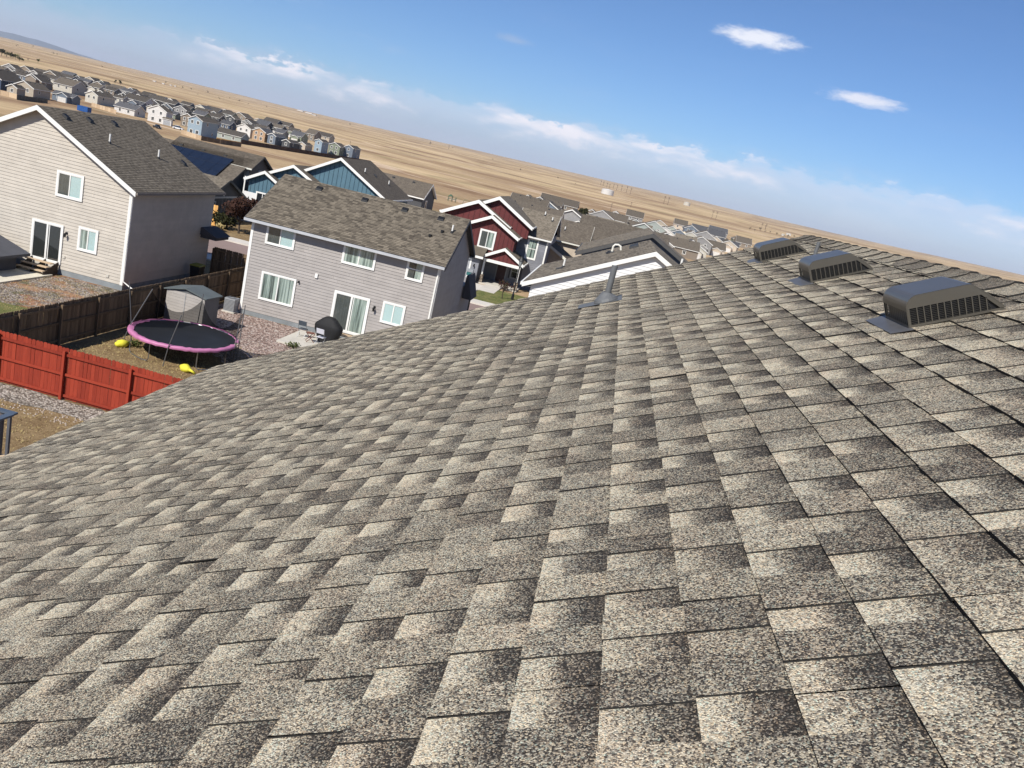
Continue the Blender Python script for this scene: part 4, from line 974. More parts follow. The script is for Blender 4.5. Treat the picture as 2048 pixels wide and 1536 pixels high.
# skirt roof above the garage, garage wall and door
wall_box(hD, -5.3, -1.0, -3.2, 1.2, 0, 2.5, grey_sid, name='garage_wall')
MB().hexa([(-5.6, -3.6, 2.45), (-.7, -3.6, 2.45), (-.7, -1.5, 3.1), (-5.6, -1.5, 3.1), (-5.6, -3.6, 2.62), (-.7, -3.6, 2.62), (-.7, -1.5, 3.3), (-5.6, -1.5, 3.3)]).build('skirt_roof', roof_b, hD)
MB().box(-5.65, -.65, -3.7, -3.6, 2.42, 2.62).build('gutter', white, hD)
gd = MB(); gd.box(-4.9, -1.85, -3.23, -3.2, 0, 2.08); gd = gd.build('garage_door', M_('garage_grey', (.30, .31, .33), rough=.5), hD)
for i in range(3): MB().box(-4.9, -1.85, -3.24, -3.23, .50 + i * .52, .515 + i * .52).build('seam', charcoal, gd)
for a in ((-5.05, -4.9, 0, 2.22), (-1.85, -1.7, 0, 2.22), (-4.9, -1.85, 2.08, 2.22)): MB().box(a[0], a[1], -3.25, -3.2, a[2], a[3]).build('door_trim', white, hD)
wall_lamp(hD, -1.4, -3.2, 1.7)
# porch
rpo = gab(hD, 1.05, 1.75, -2.4, .8, 2.45, 2.72, .56, red_bb, white, roof_b, red_bat, 9, fascia=.26, oh=.3, rk=.3)
MB().box(-.75, 2.85, -2.46, -2.3, 2.18, 2.46).build('beam', white, hD)
stone = gravel_mat('ledge_stone', [(0, (.13, .10, .075)), (.5, (.25, .20, .15)), (1, (.36, .31, .25))], 7)
for x in (-.72, 2.68):
    MB().box(x, x + .16, -2.44, -2.28, .9, 2.18).build('post', white, hD); MB().box(x - .1, x + .26, -2.54, -2.18, .14, .9).build('stone_pier', stone, hD)
MB().box(-.9, 2.95, -2.6, .8, 0, .14).build('porch_floor', concrete, hD)
MB().box(.3, 1.18, .74, .797, .16, 2.15).build('door', M_('door_dark_red', (.06, .018, .016), rough=.5), hD)
for a in ((.2, .3), (1.18, 1.28)): MB().box(a[0], a[1], .73, .797, .16, 2.25).build('door_trim', greytrim, hD)
window(hD, '-y', .76, 1.75, 2.5, .85, 2.1, kind='hung', simple=False, trim=greytrim)
MB().box(1.5, 1.66, .74, .797, .75, 2.2).build('shutter', charcoal, hD); MB().box(2.6, 2.76, .74, .797, .75, 2.2).build('shutter', charcoal, hD)
cb = MB(); corner_board(cb, 4.6, .78, 0, 5.2, .12); cb.build('corner_board', white, hD)
for lx, ly in ((3.3, 5.2), (4.2, 4.4)): roof_pipe(hD, lx, ly, 5.25 + .42 * 5 - .42 * abs(ly - 5.8) + .14, .4, .06)
b = MB(); o = tag(empty('stacked_bins', (-12.05, 76.3, .1)), 'stack of teal and white storage tubs by the maroon house garage', 'storage tubs')
for i, mt in enumerate((M_('tub_teal', (.02, .12, .12)), white, MATS['tub_teal'], M_('tub_grey', (.25, .27, .29)))): MB().box(-.28 + .02 * (i % 2), .28, -.2, .2, i * .3, i * .3 + .27).build('tub', mt, o)
# whites gable house
hE = tag(empty('house', (2.15, 40.0, .18)), 'white-sided gable house with broad white rake boards just beyond the roof edge', 'house')
gy0 = 0
wE = wall_box(hE, -5.4, 5.4, 0, 9.4, 0, 5.95, white_sid, 5.95 + .5 * 5.4, 'y')
planks(wE, '-y', 0, -5.4, 5.4, 4.9, 5.95, white_sid, .18, 5.95 + .5 * 5.4)
gable_roof(hE, -5.4, 5.4, 0, 9.4, 5.95, .5, 'y', roof_b, white, oh=.42, rk=.24, fascia=.20, steps=.143)
for lx, ly in ((-4.25, 3.2),): roof_pipe(hE, lx, ly, 5.95 + .5 * (5.4 - abs(lx)) + .14, .42)
roof_pipe(hE, 1.5, 2.5, 5.95 + .5 * 3.9 + .14, .55)
cx_, cy_ = -2.0, 6.0; cz_ = 5.95 + .5 * 3.4 + .14
MB().tube([(cx_, cy_, cz_), (cx_, cy_, cz_ + .35), (cx_ + .08, cy_, cz_ + .47), (cx_ + .25, cy_, cz_ + .5), (cx_ + .4, cy_, cz_ + .44), (cx_ + .45, cy_, cz_ + .25)], .055, 8).build('curved_vent_pipe', cream, hE)
MB().tube([(cx_, cy_, cz_ - .1), (cx_, cy_, cz_ + .08)], [.32, .2], 10).build('pipe_boot', blackm, hE)
for i in range(4): roof_box(hE, -.9, 7.4 - i * .55, 5.95 + .5 * 4.5 + .14, .5, .38, .13, slope=.5)
roof_box(hE, -4.4, 2.6, 5.95 + .5 * 1.0 + .12, .4, .3, .1, slope=.5)
# navy house with dark fascia
hF = tag(empty('house', (3.15, 70.0, 0)), 'navy house with black-edged gable roof behind the white gable house', 'house')
gab(hF, 0, 5.3, 0, 11, 0, 5.85, .5, navy, darktrim, roof_b, M_('navy_batten', (.03, .05, .085)), 12, fascia=.3, z_b=3, oh=.5, rk=.6)
MB().beam((-2.5, -.62, 6.9), (-1.6, -.62, 5.9), .14, .1).build('bracket', darktrim, hF)
# tan houses
hG = tag(empty('house', (-7.2, 88.0, 0)), 'tan house with cream eaves behind the maroon house, roof towards us', 'house')
wall_box(hG, -6, 4.6, 4.2, 12, 0, 4.75, tan_sid); gable_roof(hG, -6, 4.6, 4.2, 12, 4.75, .5, 'x', roof_c, cream, oh=.35)
MB().box(4.5, 4.62, 4.15, 4.2, 0, 4.7).build('corner_board', cream, hG)
for lx in (-2.0, 1.8): roof_pipe(hG, lx, 6.0, 4.75 + .5 * 1.8 + .14, .4, .06)
hH = tag(empty('house', (-7.3, 85.5, 0)), 'low tan gable house squeezed right of the maroon house', 'house')
gab(hH, 0.2, 4.4, 0, 5.0, 0, 2.75, .5, tan_sid, cream, roof_c, oh=.3, rk=.35)
hI = tag(empty('house', (-.5, 101, 0)), 'grey-taupe house with a white window above the navy roof', 'house')
gab_w = wall_box(hI, -3.6, 7.0, 0, 9, -.5, 5.2, M_('warm_grey_siding', (.20, .18, .155)), None); gable_roof(hI, -3.6, 7.0, 0, 9, 5.2, .5, 'x', roof_c, darktrim, oh=.4)
window(hI, '-y', -.01, -1.6, -.5, 3.2, 4.6, simple=True, tw=.16); window(hI, '-y', -.01, -3.2, -2.4, .8, 3.0, simple=True, kind='none', tw=.14)
gab(hI, 5.2, 1.9, -.9, 3.5, 2, 5.15, .5, M_('cream_siding', (.50, .47, .40)), white, roof_c, oh=.3, rk=.35)
# dark house with solar panels
hJ = tag(empty('house', (-44.0, 78.0, 0)), 'dark house with a large array of navy solar panels on its roof', 'house')
wall_box(hJ, -7, 6.2, 0, 11, 0, 2.9, charcoal, 5.65, 'x'); gable_roof(hJ, -7, 6.2, 0, 11, 2.9, .5, 'x', roof_c, darktrim, oh=.4)
wall_box(hJ, -2.0, 6.8, 4.2, 8.8, 2.4, 5.0, M_('warm_grey_dark', (.12, .11, .105)), 6.1, 'x'); gable_roof(hJ, -2.0, 6.8, 4.2, 8.8, 5.0, .5, 'x', roof_c, darktrim, oh=.3, gutter=cream)
window(hJ, '+x', 6.81, 6.2, 6.9, 3.4, 4.7, simple=True, kind='none')
MB().box(3.0, 6.7, 4.17, 4.19, 3.6, 4.95).build('dormer_siding', beige_sid, hJ)
pv = M_('solar_glass', (.012, .018, .035), rough=.18, spec=.6)
for i in range(9):
    for j in range(3):
        x = -4.6 + i * 1.05; y = .3 + j * 1.36; z = 3.12 + y * .5 + .06
        MB().hexa([(x, y, z), (x + 1.02, y, z), (x + 1.02, y + 1.32, z + .66), (x, y + 1.32, z + .66), (x, y, z + .05), (x + 1.02, y, z + .05), (x + 1.02, y + 1.32, z + .71), (x, y + 1.32, z + .71)]).build('solar_panel', pv, hJ)
for i in range(5): roof_box(hJ, -6 + i * 2.4, 5.0, 5.5, .4, .3, .12)

hK = tag(empty('house', (-36.0, 75.0, 0)), 'low black-walled gable block with a small window behind the orange fence', 'house')
wall_box(hK, -6, 0, -3.4, 3.4, 0, 2.45, charcoal, 3.9, 'x'); gable_roof(hK, -6, 0, -3.4, 3.4, 2.45, .43, 'x', roof_a, darktrim, oh=.4, rk=.35, gutter=greytrim)
MB().box(.005, .05, -3.4, 3.4, 2.25, 2.42).build('band_board', greytrim, hK); window(hK, '+x', .01, -2.7, -1.8, .9, 1.9, trim=greytrim, simple=True)
for i in range(11): MB().box(.004, .035, -3.2 + i * .63, -3.15 + i * .63, 0, 2.25).build('batten', charcoal, hK)
# street lamp
lp = tag(empty('street_lamp', (-7.2, 72.0, .1)), 'black lantern street lamp between the maroon house and the white roof', 'street lamp')
MB().tube([(0, 0, 0), (0, 0, .5), (0, 0, .6), (0, 0, 3.0)], [.13, .11, .06, .05], 8).build('post', blackm, lp)
MB().tube([(0, 0, 3.0), (0, 0, 3.08), (0, 0, 3.5)], [.08, .12, .19], 6).build('lantern', M_('lantern_glass', (.25, .27, .27), rough=.2), lp)
MB().tube([(0, 0, 3.5), (0, 0, 3.54), (0, 0, 3.78), (0, 0, 3.9)], [.27, .24, .07, .02], 6).build('cap', blackm, lp)

# ------------------------------------------------------------------ bushes and young trees near the street
leafd = soil_mat('leaf_dark', [(.35, (.022, .028, .012)), (.65, (.06, .055, .024))], 3, 20, 0)
leafp = soil_mat('leaf_plum', [(.35, (.030, .014, .014)), (.65, (.075, .040, .026))], 3, 20, 0)
leafg = soil_mat('leaf_green', [(.35, (.035, .055, .015)), (.65, (.09, .10, .03))], 3, 20, 0)
straw = soil_mat('straw', [(.35, (.30, .23, .10)), (.65, (.50, .40, .20))], 3, 20, 0)
bark = M_('bark', (.07, .052, .038), rough=.9)
def plant(name, label, cat, p, h, r, leaf, n, s, seed, trunk=True, group=None, blobs=11, crown='crown', flat=.8):
    rnd = random.Random(seed); o = tag(empty(name, p), label, cat, group)
    if trunk:
        b = MB(); b.tube([(0, 0, -.1), (rnd.uniform(-.1, .1), 0, h * .35), (rnd.uniform(-.15, .15), .05, h * .7)], [h * .035, h * .026, h * .012], 6)
        for i in range(4):
            a = rnd.uniform(0, 6.28); b.tube([(0, 0, h * .3), (math.cos(a) * r * .35, math.sin(a) * r * .35, h * .5), (math.cos(a) * r * .7, math.sin(a) * r * .7, h * .72)], [h * .016, h * .011, h * .004], 4)
        b.build('trunk', bark, o)
    b = MB()
    for i in range(blobs):
        a = rnd.uniform(0, 6.28); q = rnd.uniform(.1, .75) * r; zz = h * (rnd.uniform(.42, .85) if trunk else rnd.uniform(.2, .75))
        leaf_clump(b, (math.cos(a) * q, math.sin(a) * q, zz), r * rnd.uniform(.28, .5), n // blobs, s, rnd, flat)
    b.build(crown, leaf, o); return o
plant('shrub', 'dark plum-leaved bush in front of the orange fence', 'shrub', (-32.0, 70.2, .1), 3.2, 1.9, leafp, 2400, .12, 3)
plant('shrub', 'leafy green bush left of the dark plum bush', 'shrub', (-33.9, 70.8, .1), 1.5, 1.2, leafd, 900, .11, 5, trunk=False)
plant('ornamental_grass', 'yellow ornamental grass clump at the foot of the bushes', 'grass clump', (-33.3, 69.2, .1), .9, .6, straw, 300, .09, 6, trunk=False, crown='blades')
plant('sapling', 'bare young sapling on the small green front lawn', 'tree', (-8.0, 71.2, .1), 1.9, .45, leafd, 40, .05, 8)
plant('shrub', 'small brown shrubs under the porch of the maroon house', 'shrub', (-8.5, 76.9, .1), .8, .9, leafp, 260, .08, 9, trunk=False)
plant('weed', 'small green weed beside the trampoline leg', 'weed', (-18.9, 33.0, 0), .35, .3, leafg, 120, .05, 12, trunk=False, crown='leaves')
plant('weed', 'tuft of green weeds at the corner of the patio slab', 'weed', (-14.2, 39.4, 0), .25, .5, leafg, 140, .05, 13, trunk=False, crown='leaves')

# dry grass tufts over the near yards
def tufts():
    rnd = random.Random(21); b = MB()
    for _ in range(14000):
        k = rnd.random()
        if k < .5: x, y = rnd.uniform(-20.5, -11), rnd.uniform(26, 37)
        elif k < .8: x, y = rnd.uniform(-22, -10), rnd.uniform(14, 24.2)
        else: x, y = rnd.uniform(-29, -21.5), rnd.uniform(32, 41)
        if -22 < x < -18 and 36.8 < y < 40: continue
        for _ in range(2):
            a = rnd.uniform(0, 6.28); h_ = rnd.uniform(.03, .10); w_ = .012; dx, dy = math.cos(a) * w_, math.sin(a) * w_; lx, ly = rnd.gauss(0, .04), rnd.gauss(0, .04)
            b.poly([(x - dx, y - dy, .005), (x + dx, y + dy, .005), (x + lx, y + ly, h_)])
    tag(b.build('dry_grass', straw), 'short straw-coloured dry grass scattered over the back yards', 'grass', kind='stuff')
tufts()

# ------------------------------------------------------------------ far subdivision on the left
PAL = dict(navy=navy, beige=M_('far_beige', (.40, .345, .27)), taupe=M_('far_taupe', (.22, .18, .14)), cream=M_('far_cream', (.50, .47, .40)), white=M_('far_white', (.62, .60, .57)),
           blue=M_('far_light_blue', (.27, .345, .40)), slate=M_('far_slate', (.14, .17, .21)), sage=M_('far_sage', (.20, .225, .165)), orange=M_('far_orange', (.42, .28, .17)),
           dark=charcoal, tan=tan_sid, greygreen=M_('far_grey_green', (.33, .36, .33)), grey=M_('far_grey', (.26, .255, .25)))
def far_house(label, px, py, wpx, dpx, hpx, axis, colr, roofm=None, trim=None, wing=None, group='houses of the far subdivision', k=0, W=None, D=None, H=None, slope=.5, stories=2):
    p = at(px, py); wd = (p - Vector((0, 0, CAMZ))).dot(Fw); azp = math.atan2(p.x, p.y)
    m = wd / FPX
    W = W or min(15, max(4.5, wpx * m / max(.3, math.cos(azp)))); D = D or min(15, max(5, dpx * m / max(.2, abs(math.sin(azp)))))
    H = H or max(2.6, hpx * m)
    trim = trim or white; roofm = roofm or ((roof_e, roof_c) if group.startswith('houses of') else (roof_c, roof_a))[k % 2]; rnd = random.Random(int(px * 13 + py))
    o = tag(empty('house', (p.x, p.y, p.z)), label, 'house', group); wm_ = PAL[colr]
    apex = H + slope * (W if axis == 'y' else D) / 2
    wall_box(o, -W, 0, 0, D, -1.0, H, wm_, apex, axis)
    gable_roof(o, -W, 0, 0, D, H, slope, axis, roofm, trim, oh=.4, rk=.35, fascia=.25, th=.18)
    for i in range(2 if W > 6 else 1):
        x = -W * (.30 + .42 * i) if W > 6 else -W * .5
        z1 = H - .5 if H > 4.5 else H - .7
        window(o, '-y', -.01, x - .5, x + .5, z1 - 1.3, z1, simple=True, kind='slide', tw=.16)
        if H > 4.5: window(o, '-y', -.01, x - .6, x + .6, .8, 2.3, simple=True, kind='slide', tw=.16)
    if D > 6:
        window(o, '+x', .01, D * .3, D * .3 + 1.0, H - 1.9, H - .6, simple=True, kind='none', tw=.14)
        if H > 4.5: window(o, '+x', .01, D * .65, D * .65 + .9, .9, 2.2, simple=True, kind='none', tw=.14)
    for i in range(3): roof_box(o, -W / 2 + (.9 if axis == 'y' else (i - 1) * W * .28), D / 2 + ((i - 1) * D * .28 if axis == 'y' else -.9), apex + .18 - .45 - .02, .45, .4, .22)
    if wing:   # a lower cross gable or garage in front
        wx, ww, wdp, wh, wax = wing
        wall_box(o, wx - ww, wx, -wdp, .5, -1.0, wh, PAL[colr], wh + .5 * (ww if wax == 'y' else wdp) / 2, wax, name='wing_wall')
        gable_roof(o, wx - ww, wx, -wdp, .5 + ww * .3, wh, .5, wax, roofm, trim, oh=.3, rk=.3, th=.16, name='wing_roof')
        MB().box(wx - ww + .5, wx - .5, -wdp - .03, -wdp, 0, min(2.2, wh - .4)).build('garage_door', PAL['white'] if colr != 'white' else greytrim, o)
    return o
far_house('navy house with long dark side wall at the far left edge', 1, 180, 60, 46, 20, 'y', 'navy', k=0)
far_house('small beige gable house with one window beside the dark navy house', 33, 191, 17, 8, 14, 'y', 'beige')
far_house('beige gable house with dark side wall behind a black fence, far left', 66, 195, 34, 30, 17, 'y', 'beige', k=1)
far_house('taupe house with three stacked white rakes behind the beige gable house', 82, 177, 34, 20, 13, 'y', 'taupe', wing=(-2, 6, 2, 4.2, 'y'))
far_house('cream-walled house with broad grey roof and dark gable end, far left', 143, 188, 33, 28, 14, 'x', 'cream', k=1)
far_house('slate-blue garage house with dark triple gables left of the blue container', 144, 209, 36, 14, 13, 'x', 'slate', roofm=roof_d, wing=(-1, 5, 2.5, 3.0, 'y'))
far_house('cream gable house with a broad roof running right, beside the tan fence', 194, 209, 22, 32, 17, 'y', 'cream', k=1)
far_house('long low white-walled house under a black roof', 268, 233, 37, 20, 12, 'x', 'white', roofm=roof_d)
far_house('white house with dark gable end behind the long low house', 289, 219, 40, 19, 14, 'x', 'white')
far_house('tall bright white gable house with attached white garage, far left', 330, 250, 33, 12, 25, 'y', 'white', k=1, wing=(3.5, 4.5, 1, 2.9, 'x'))
far_house('taupe gable house with a cream window behind the light-blue house', 384, 257, 22, 12, 20, 'y', 'taupe')
far_house('light-blue two-storey gable house with dark side wall, standing forward of its row', 401, 274, 26, 31, 31, 'y', 'blue', k=1, trim=PAL['white'])
far_house('long grey-green single-storey house behind a new cedar fence', 481, 286, 48, 15, 11, 'x', 'greygreen')
far_house('white steep-gabled house right behind the long grey-green one', 499, 277, 26, 12, 18, 'y', 'white', k=1)
far_house('orange-tan two-storey gable house with black side wall', 528, 285, 24, 18, 19, 'y', 'orange', roofm=roof_d)
far_house('dark house with white corner strip right of the orange-tan house', 549, 290, 5, 28, 17, 'y', 'slate', roofm=roof_d)
far_house('charcoal house with a small white door wall in the fenced row', 578, 297, 7, 22, 12, 'y', 'dark')
far_house('brown-roofed tan house in the middle of the fenced row', 609, 302, 6, 14, 12, 'y', 'tan', k=1)
far_house('narrow pale-blue two-storey house between dark houses in the fenced row', 641, 306, 14, 13, 22, 'y', 'blue')
far_house('sage-green gable house, second from the right end of the fenced row', 677, 312, 22, 12, 18, 'y', 'sage', k=1)
far_house('pale slate-blue house standing last at the right end of the fenced row', 703, 317, 17, 15, 20, 'y', 'slate')
far_house('low dark-gabled house with a grey roof just beyond the teal-blue house', 838, 432, 60, 10, 12, 'x', 'dark', W=13, D=9, H=3.0, group='houses beyond the maroon house')
# rows behind
cl = ['cream', 'taupe', 'dark', 'white', 'slate', 'beige', 'dark', 'navy', 'grey', 'sage']
word = dict(cream='cream', taupe='taupe', dark='charcoal', white='white', slate='slate-blue', beige='beige', navy='navy', grey='grey', sage='sage-green')
_o = ['first', 'second', 'third', 'fourth', 'fifth', 'sixth', 'seventh', 'eighth', 'ninth', 'tenth', 'eleventh', 'twelfth', 'thirteenth', 'fourteenth', 'fifteenth', 'sixteenth', 'seventeenth', 'eighteenth', 'nineteenth', 'twentieth']
ordn = _o + ['twenty-' + q for q in _o[:9]] + ['thirtieth'] + ['thirty-' + q for q in _o[:9]]
def row_y(x, off):
    pts = [(0, 172), (60, 176), (140, 184), (200, 198), (268, 215), (330, 232), (400, 250), (480, 262), (530, 270), (600, 285), (700, 300)]
    for (a, b_), (c_, d_) in zip(pts, pts[1:]):
        if a <= x <= c_: return b_ + (d_ - b_) * (x - a) / (c_ - a) + off
    return 300 + off
for rw, (off, step, xa, xb, ph) in enumerate(((-6, 31, 20, 660, 0), (-14, 29, 5, 600, 13), (-21, 27, 0, 470, 6), (2, 36, 200, 620, 9))):
    x = xa + ph; i = 0
    while x < xb:
        rnd = random.Random(x * 7 + rw); c_ = cl[(i * 3 + rw * 2 + rnd.randrange(3)) % len(cl)]; ax_ = 'y' if rnd.random() < .45 else 'x'
        far_house(f'{word[c_]} {"gabled" if ax_ == "y" else "eave-fronted"} house, {ordn[i] if i < 20 else "last"} from the left in {("the second", "the third", "the last", "the nearest")[rw]} row of the far subdivision',
                  x, row_y(x, off), rnd.randint(16, 26), rnd.randint(10, 16), rnd.randint(11, 16) - rw, ax_, c_, roofm=rnd.choice([roof_e, roof_c, roof_e, roof_d]), wing=((-1.5, 5, 2, 3.2, 'y') if rnd.random() < .4 else None))
        x += step + rnd.randint(-4, 4); i += 1

def far_fence(label, pts, mat, h=1.8, group='fences of the far subdivision'):
    P = [at(*q) for q in pts]; o = tag(empty('fence', P[0]), label, 'fence', group); 
    for a, c_ in zip(P, P[1:]):
        a = a - P[0]; c_ = c_ - P[0]; d = (c_ - a); n = max(1, int(d.length / 2.5))
        for i in range(n):
            s0, s1 = a + d * i / n, a + d * (i + 1) / n
            b = MB().hexa([s0 + Vector((0, 0, -.3)), s1 + Vector((0, 0, -.3)), s1 + Vector((0, .04, -.3)), s0 + Vector((0, .04, -.3)), s0 + Vector((0, 0, h)), s1 + Vector((0, 0, h)), s1 + Vector((0, .04, h)), s0 + Vector((0, .04, h))])
            b.build('panel', mat, o)
            MB().box(s0.x - .06, s0.x + .06, s0.y - .1, s0.y, s0.z - .3, s0.z + h + .05).build('post', mat, o)
    return o
darkwood = wood_mat('dark_stained_wood', (.035, .018, .012), (.08, .045, .028))
far_fence('long dark brown fence along the far subdivision row, ending in the field', [(482, 288), (560, 300), (640, 313), (740, 328)], darkwood, h=2.0)
far_fence('new orange cedar fence in front of the long grey-green house', [(433, 283), (481, 291)], orangewood, h=1.5)
far_fence('brown fence below the light-blue house and its neighbour', [(402, 281), (440, 288), (482, 294)], brownwood)
far_fence('pale fence left of the light-blue house', [(362, 268), (402, 281)], palewood)
far_fence('tan fence between the blue container and the low white house', [(183, 213), (232, 228)], palewood)
far_fence('black fence in front of the beige gable house', [(34, 200), (95, 207)], blackm)
far_fence('tan fence at the left frame edge below the navy house', [(0, 190), (33, 198)], palewood)

def car(label, px, py, rz, bodym, z=None, kind='car', L_=4.6, bed=False, p=None):
    p = p or at(px, py); o = tag(empty('parked_car', p, rz), label, kind, 'vehicles parked in the far subdivision')
    h = .95
    b = MB().hexa([(-L_ / 2, -.9, .3), (L_ / 2, -.9, .3), (L_ / 2, .9, .3), (-L_ / 2, .9, .3), (-L_ / 2 + .05, -.88, h), (L_ / 2 - .1, -.88, h - .08), (L_ / 2 - .1, .88, h - .08), (-L_ / 2 + .05, .88, h)]); b.build('body', bodym, o)
    xa, xb = (-.6, 1.3) if bed else (-1.9, 1.1)
    MB().hexa([(xa, -.84, h), (xb, -.84, h - .05), (xb, .84, h - .05), (xa, .84, h), (xa + .35, -.7, 1.62), (xb - .7, -.7, 1.62), (xb - .7, .7, 1.62), (xa + .35, .7, 1.62)]).build('cabin_glass', darkglass, o)
    MB().box(xa + .4, xb - .75, -.72, .72, 1.6, 1.68).build('roof', bodym, o)
    for x in (-L_ / 2 + .85, L_ / 2 - .9):
        for y in (-.82, .82): MB().tube([(x, y - .1, .34), (x, y + .1, .34)], .34, 12).build('wheel', rubber, o)
    for y in (-.6, .6): MB().box(L_ / 2 - .06, L_ / 2 + .02, y - .18, y + .18, .6, .74).build('headlight', white, o)
    return o
carpaint_d = M_('car_black', (.015, .016, .02), rough=.25, spec=.7); carpaint_w = M_('car_white', (.75, .75, .76), rough=.3); carpaint_r = M_('car_red', (.35, .02, .015), rough=.3)
car('dark pickup truck parked below the tall white house', 314, 257, rad(-35), carpaint_d, bed=True, kind='pickup')
car('white car parked between the taupe and tall white houses', 356, 259, rad(10), carpaint_w)
car('red car parked beside the far white house past the maroon house', 1196, 442, rad(20), carpaint_r)
p = at(168, 224); ct = tag(empty('container', p, rad(-8)), 'bright blue roll-off container by the far tan fence', 'container')
MB().box(-2.6, 2.6, -1.1, 1.1, .1, 2.1).build('body', M_('container_blue', (.02, .09, .30), rough=.5), ct)
for i in range(9): MB().box(-2.5 + i * .6, -2.4 + i * .6, -1.16, -1.1, .15, 2.05).build('rib', MATS['container_blue'], ct)
MB().box(-2.65, 2.65, -1.18, 1.18, 2.1, 2.2).build('rim', MATS['container_blue'], ct)

# ------------------------------------------------------------------ right-hand subdivision, beyond the maroon house
def rhouse(label, px, py, wpx, dpx, hpx, axis, colr, **k): return far_house(label, px, py, wpx, dpx, hpx, axis, colr, group='houses beyond the maroon house', **k)
R = rhouse
R('low brown-roofed house directly behind the maroon house', 1112, 470, 60, 10, 14, 'x', 'tan', W=15, D=9, H=3.2)
R('brown-roofed house with a pale gable right behind the tan house', 1200, 480, 60, 10, 14, 'x', 'taupe', W=14, D=10, H=3.6, wing=(-2, 5, 1.5, 3.6, 'y'))
R('wide brown-roofed house left of the navy gable', 1262, 492, 60, 10, 14, 'x', 'cream', W=14, D=10, H=3.4, wing=(-3, 5, 1.5, 3.2, 'y'))
R('brown-roofed house right behind the peak of the navy house', 1392, 522, 60, 10, 14, 'x', 'taupe', W=17, D=12, H=3.4)
R('cream-fronted gable house with a dormer, leftmost of the far street', 1096, 447, 26, 10, 16, 'y', 'cream', k=1)
R('tan gable house next to the cream-fronted one', 1112, 452, 20, 10, 15, 'y', 'tan')
R('slate-blue narrow house in the far street', 1126, 456, 18, 10, 17, 'y', 'slate', k=1)
R('orange-tan narrow house beside the tree cluster', 1141, 458, 16, 10, 17, 'y', 'orange')
R('broad dark-roofed house at the top of the far street', 1150, 432, 60, 10, 12, 'x', 'taupe', W=22, D=14, H=4.5)
R('brown house with an open gable truss next to the red car', 1192, 442, 26, 10, 13, 'y', 'taupe', k=1)
R('white two-storey house with garage wing beside the red car', 1240, 452, 30, 10, 18, 'y', 'white', k=1, wing=(4.5, 5, 1.5, 3.2, 'x'))
R('dark-roofed house right of the white house with garage wing', 1282, 452, 34, 10, 14, 'x', 'grey')
R('pale grey-green gable house with stacked white rakes', 1282, 466, 32, 10, 15, 'y', 'greygreen', wing=(-2, 6, 2, 4.2, 'y'))
R('white-fronted gable house before the grey-green one', 1262, 472, 30, 10, 14, 'y', 'white', k=1)
R('beige gable house with a broad front beside the round green tree', 1330, 466, 30, 10, 14, 'y', 'beige', k=1)
R('white gable house below the beige gable house', 1338, 482, 34, 10, 14, 'y', 'white', wing=(-3, 5, 2, 3.0, 'y'))
R('grey-green gable house behind the cream umbrella', 1352, 474, 22, 10, 13, 'y', 'greygreen')
R('slate-blue house under the arched window, far right street', 1392, 474, 26, 12, 13, 'y', 'slate', roofm=roof_d)
R('grey two-gable house in front of the arched slate house', 1398, 490, 36, 12, 14, 'y', 'grey', wing=(-2, 6, 2, 3.4, 'y'))
R('long slate-roofed house behind the two-gable grey house', 1420, 480, 40, 12, 12, 'x', 'slate', roofm=roof_d)
R('teal-grey gable house low in the right-hand street', 1412, 506, 28, 12, 14, 'y', 'blue', k=1)
R('cream gable house next to the teal-grey one', 1432, 512, 26, 12, 14, 'y', 'cream')
R('dark slate house with navy solar roof, far right street', 1446, 490, 34, 12, 14, 'x', 'slate', roofm=roof_d)
R('pinkish tan gable house near the first roof vent', 1470, 508, 34, 12, 14, 'y', 'tan', wing=(-3, 5, 2, 3.0, 'y'))
R('sage house with white rakes left of the first roof vent', 1486, 494, 22, 12, 12, 'y', 'sage', k=1)
R('brown-roofed last house just left of the first roof vent', 1500, 500, 30, 12, 10, 'x', 'taupe')
R('dark-roofed low house at the field edge', 1452, 478, 36, 12, 9, 'x', 'grey', roofm=roof_d)
R('brown low house at the field edge above the cream umbrella', 1372, 462, 26, 12, 9, 'x', 'tan')
cl2 = ['cream', 'taupe', 'white', 'grey', 'beige', 'slate', 'tan', 'greygreen']; word.update(tan='tan', greygreen='grey-green')
for rw, (x0_, x1_, step, ya_, yb_) in enumerate(((1068, 1230, 27, 418, 440), (1075, 1500, 25, 434, 512), (1085, 1470, 30, 452, 521), (1180, 1440, 33, 480, 528))):
    x = x0_; i = 0
    while x < x1_:
        if 1135 < x < 1215 and rw < 2: x += step; i += 1; continue
        rnd = random.Random(x * 5 + rw); c_ = cl2[(i * 3 + rw) % 8]; ax_ = 'y' if rnd.random() < .5 else 'x'; y = ya_ + (yb_ - ya_) * (x - x0_) / (x1_ - x0_)
        R(f'{word[c_]} {"gabled" if ax_ == "y" else "eave-fronted"} house, {ordn[i] if i < 20 else "last"} from the left in the {("top", "upper", "middle", "lower")[rw]} row beyond the maroon house',
          x + rnd.randint(-3, 3), y, rnd.randint(24, 34), 12, rnd.randint(9, 13), ax_, c_, roofm=rnd.choice([roof_c, roof_a, roof_c, roof_d]), W=rnd.uniform(10, 14), D=rnd.uniform(9, 13), H=rnd.choice([3.2, 3.6, 5.2]), wing=((-2, 5, 2, 3.0, 'y') if rnd.random() < .5 else None))
        x += step; i += 1
p = at(1366, 474, 3.0); um = tag(empty('patio_umbrella', (p.x, p.y, T(p.x, p.y) + .5)), 'cream patio umbrella standing above the far roofs', 'umbrella')
MB().tube([(0, 0, 0), (0, 0, 5.4)], .07, 6).build('pole', greytrim, um)
b = MB(); 
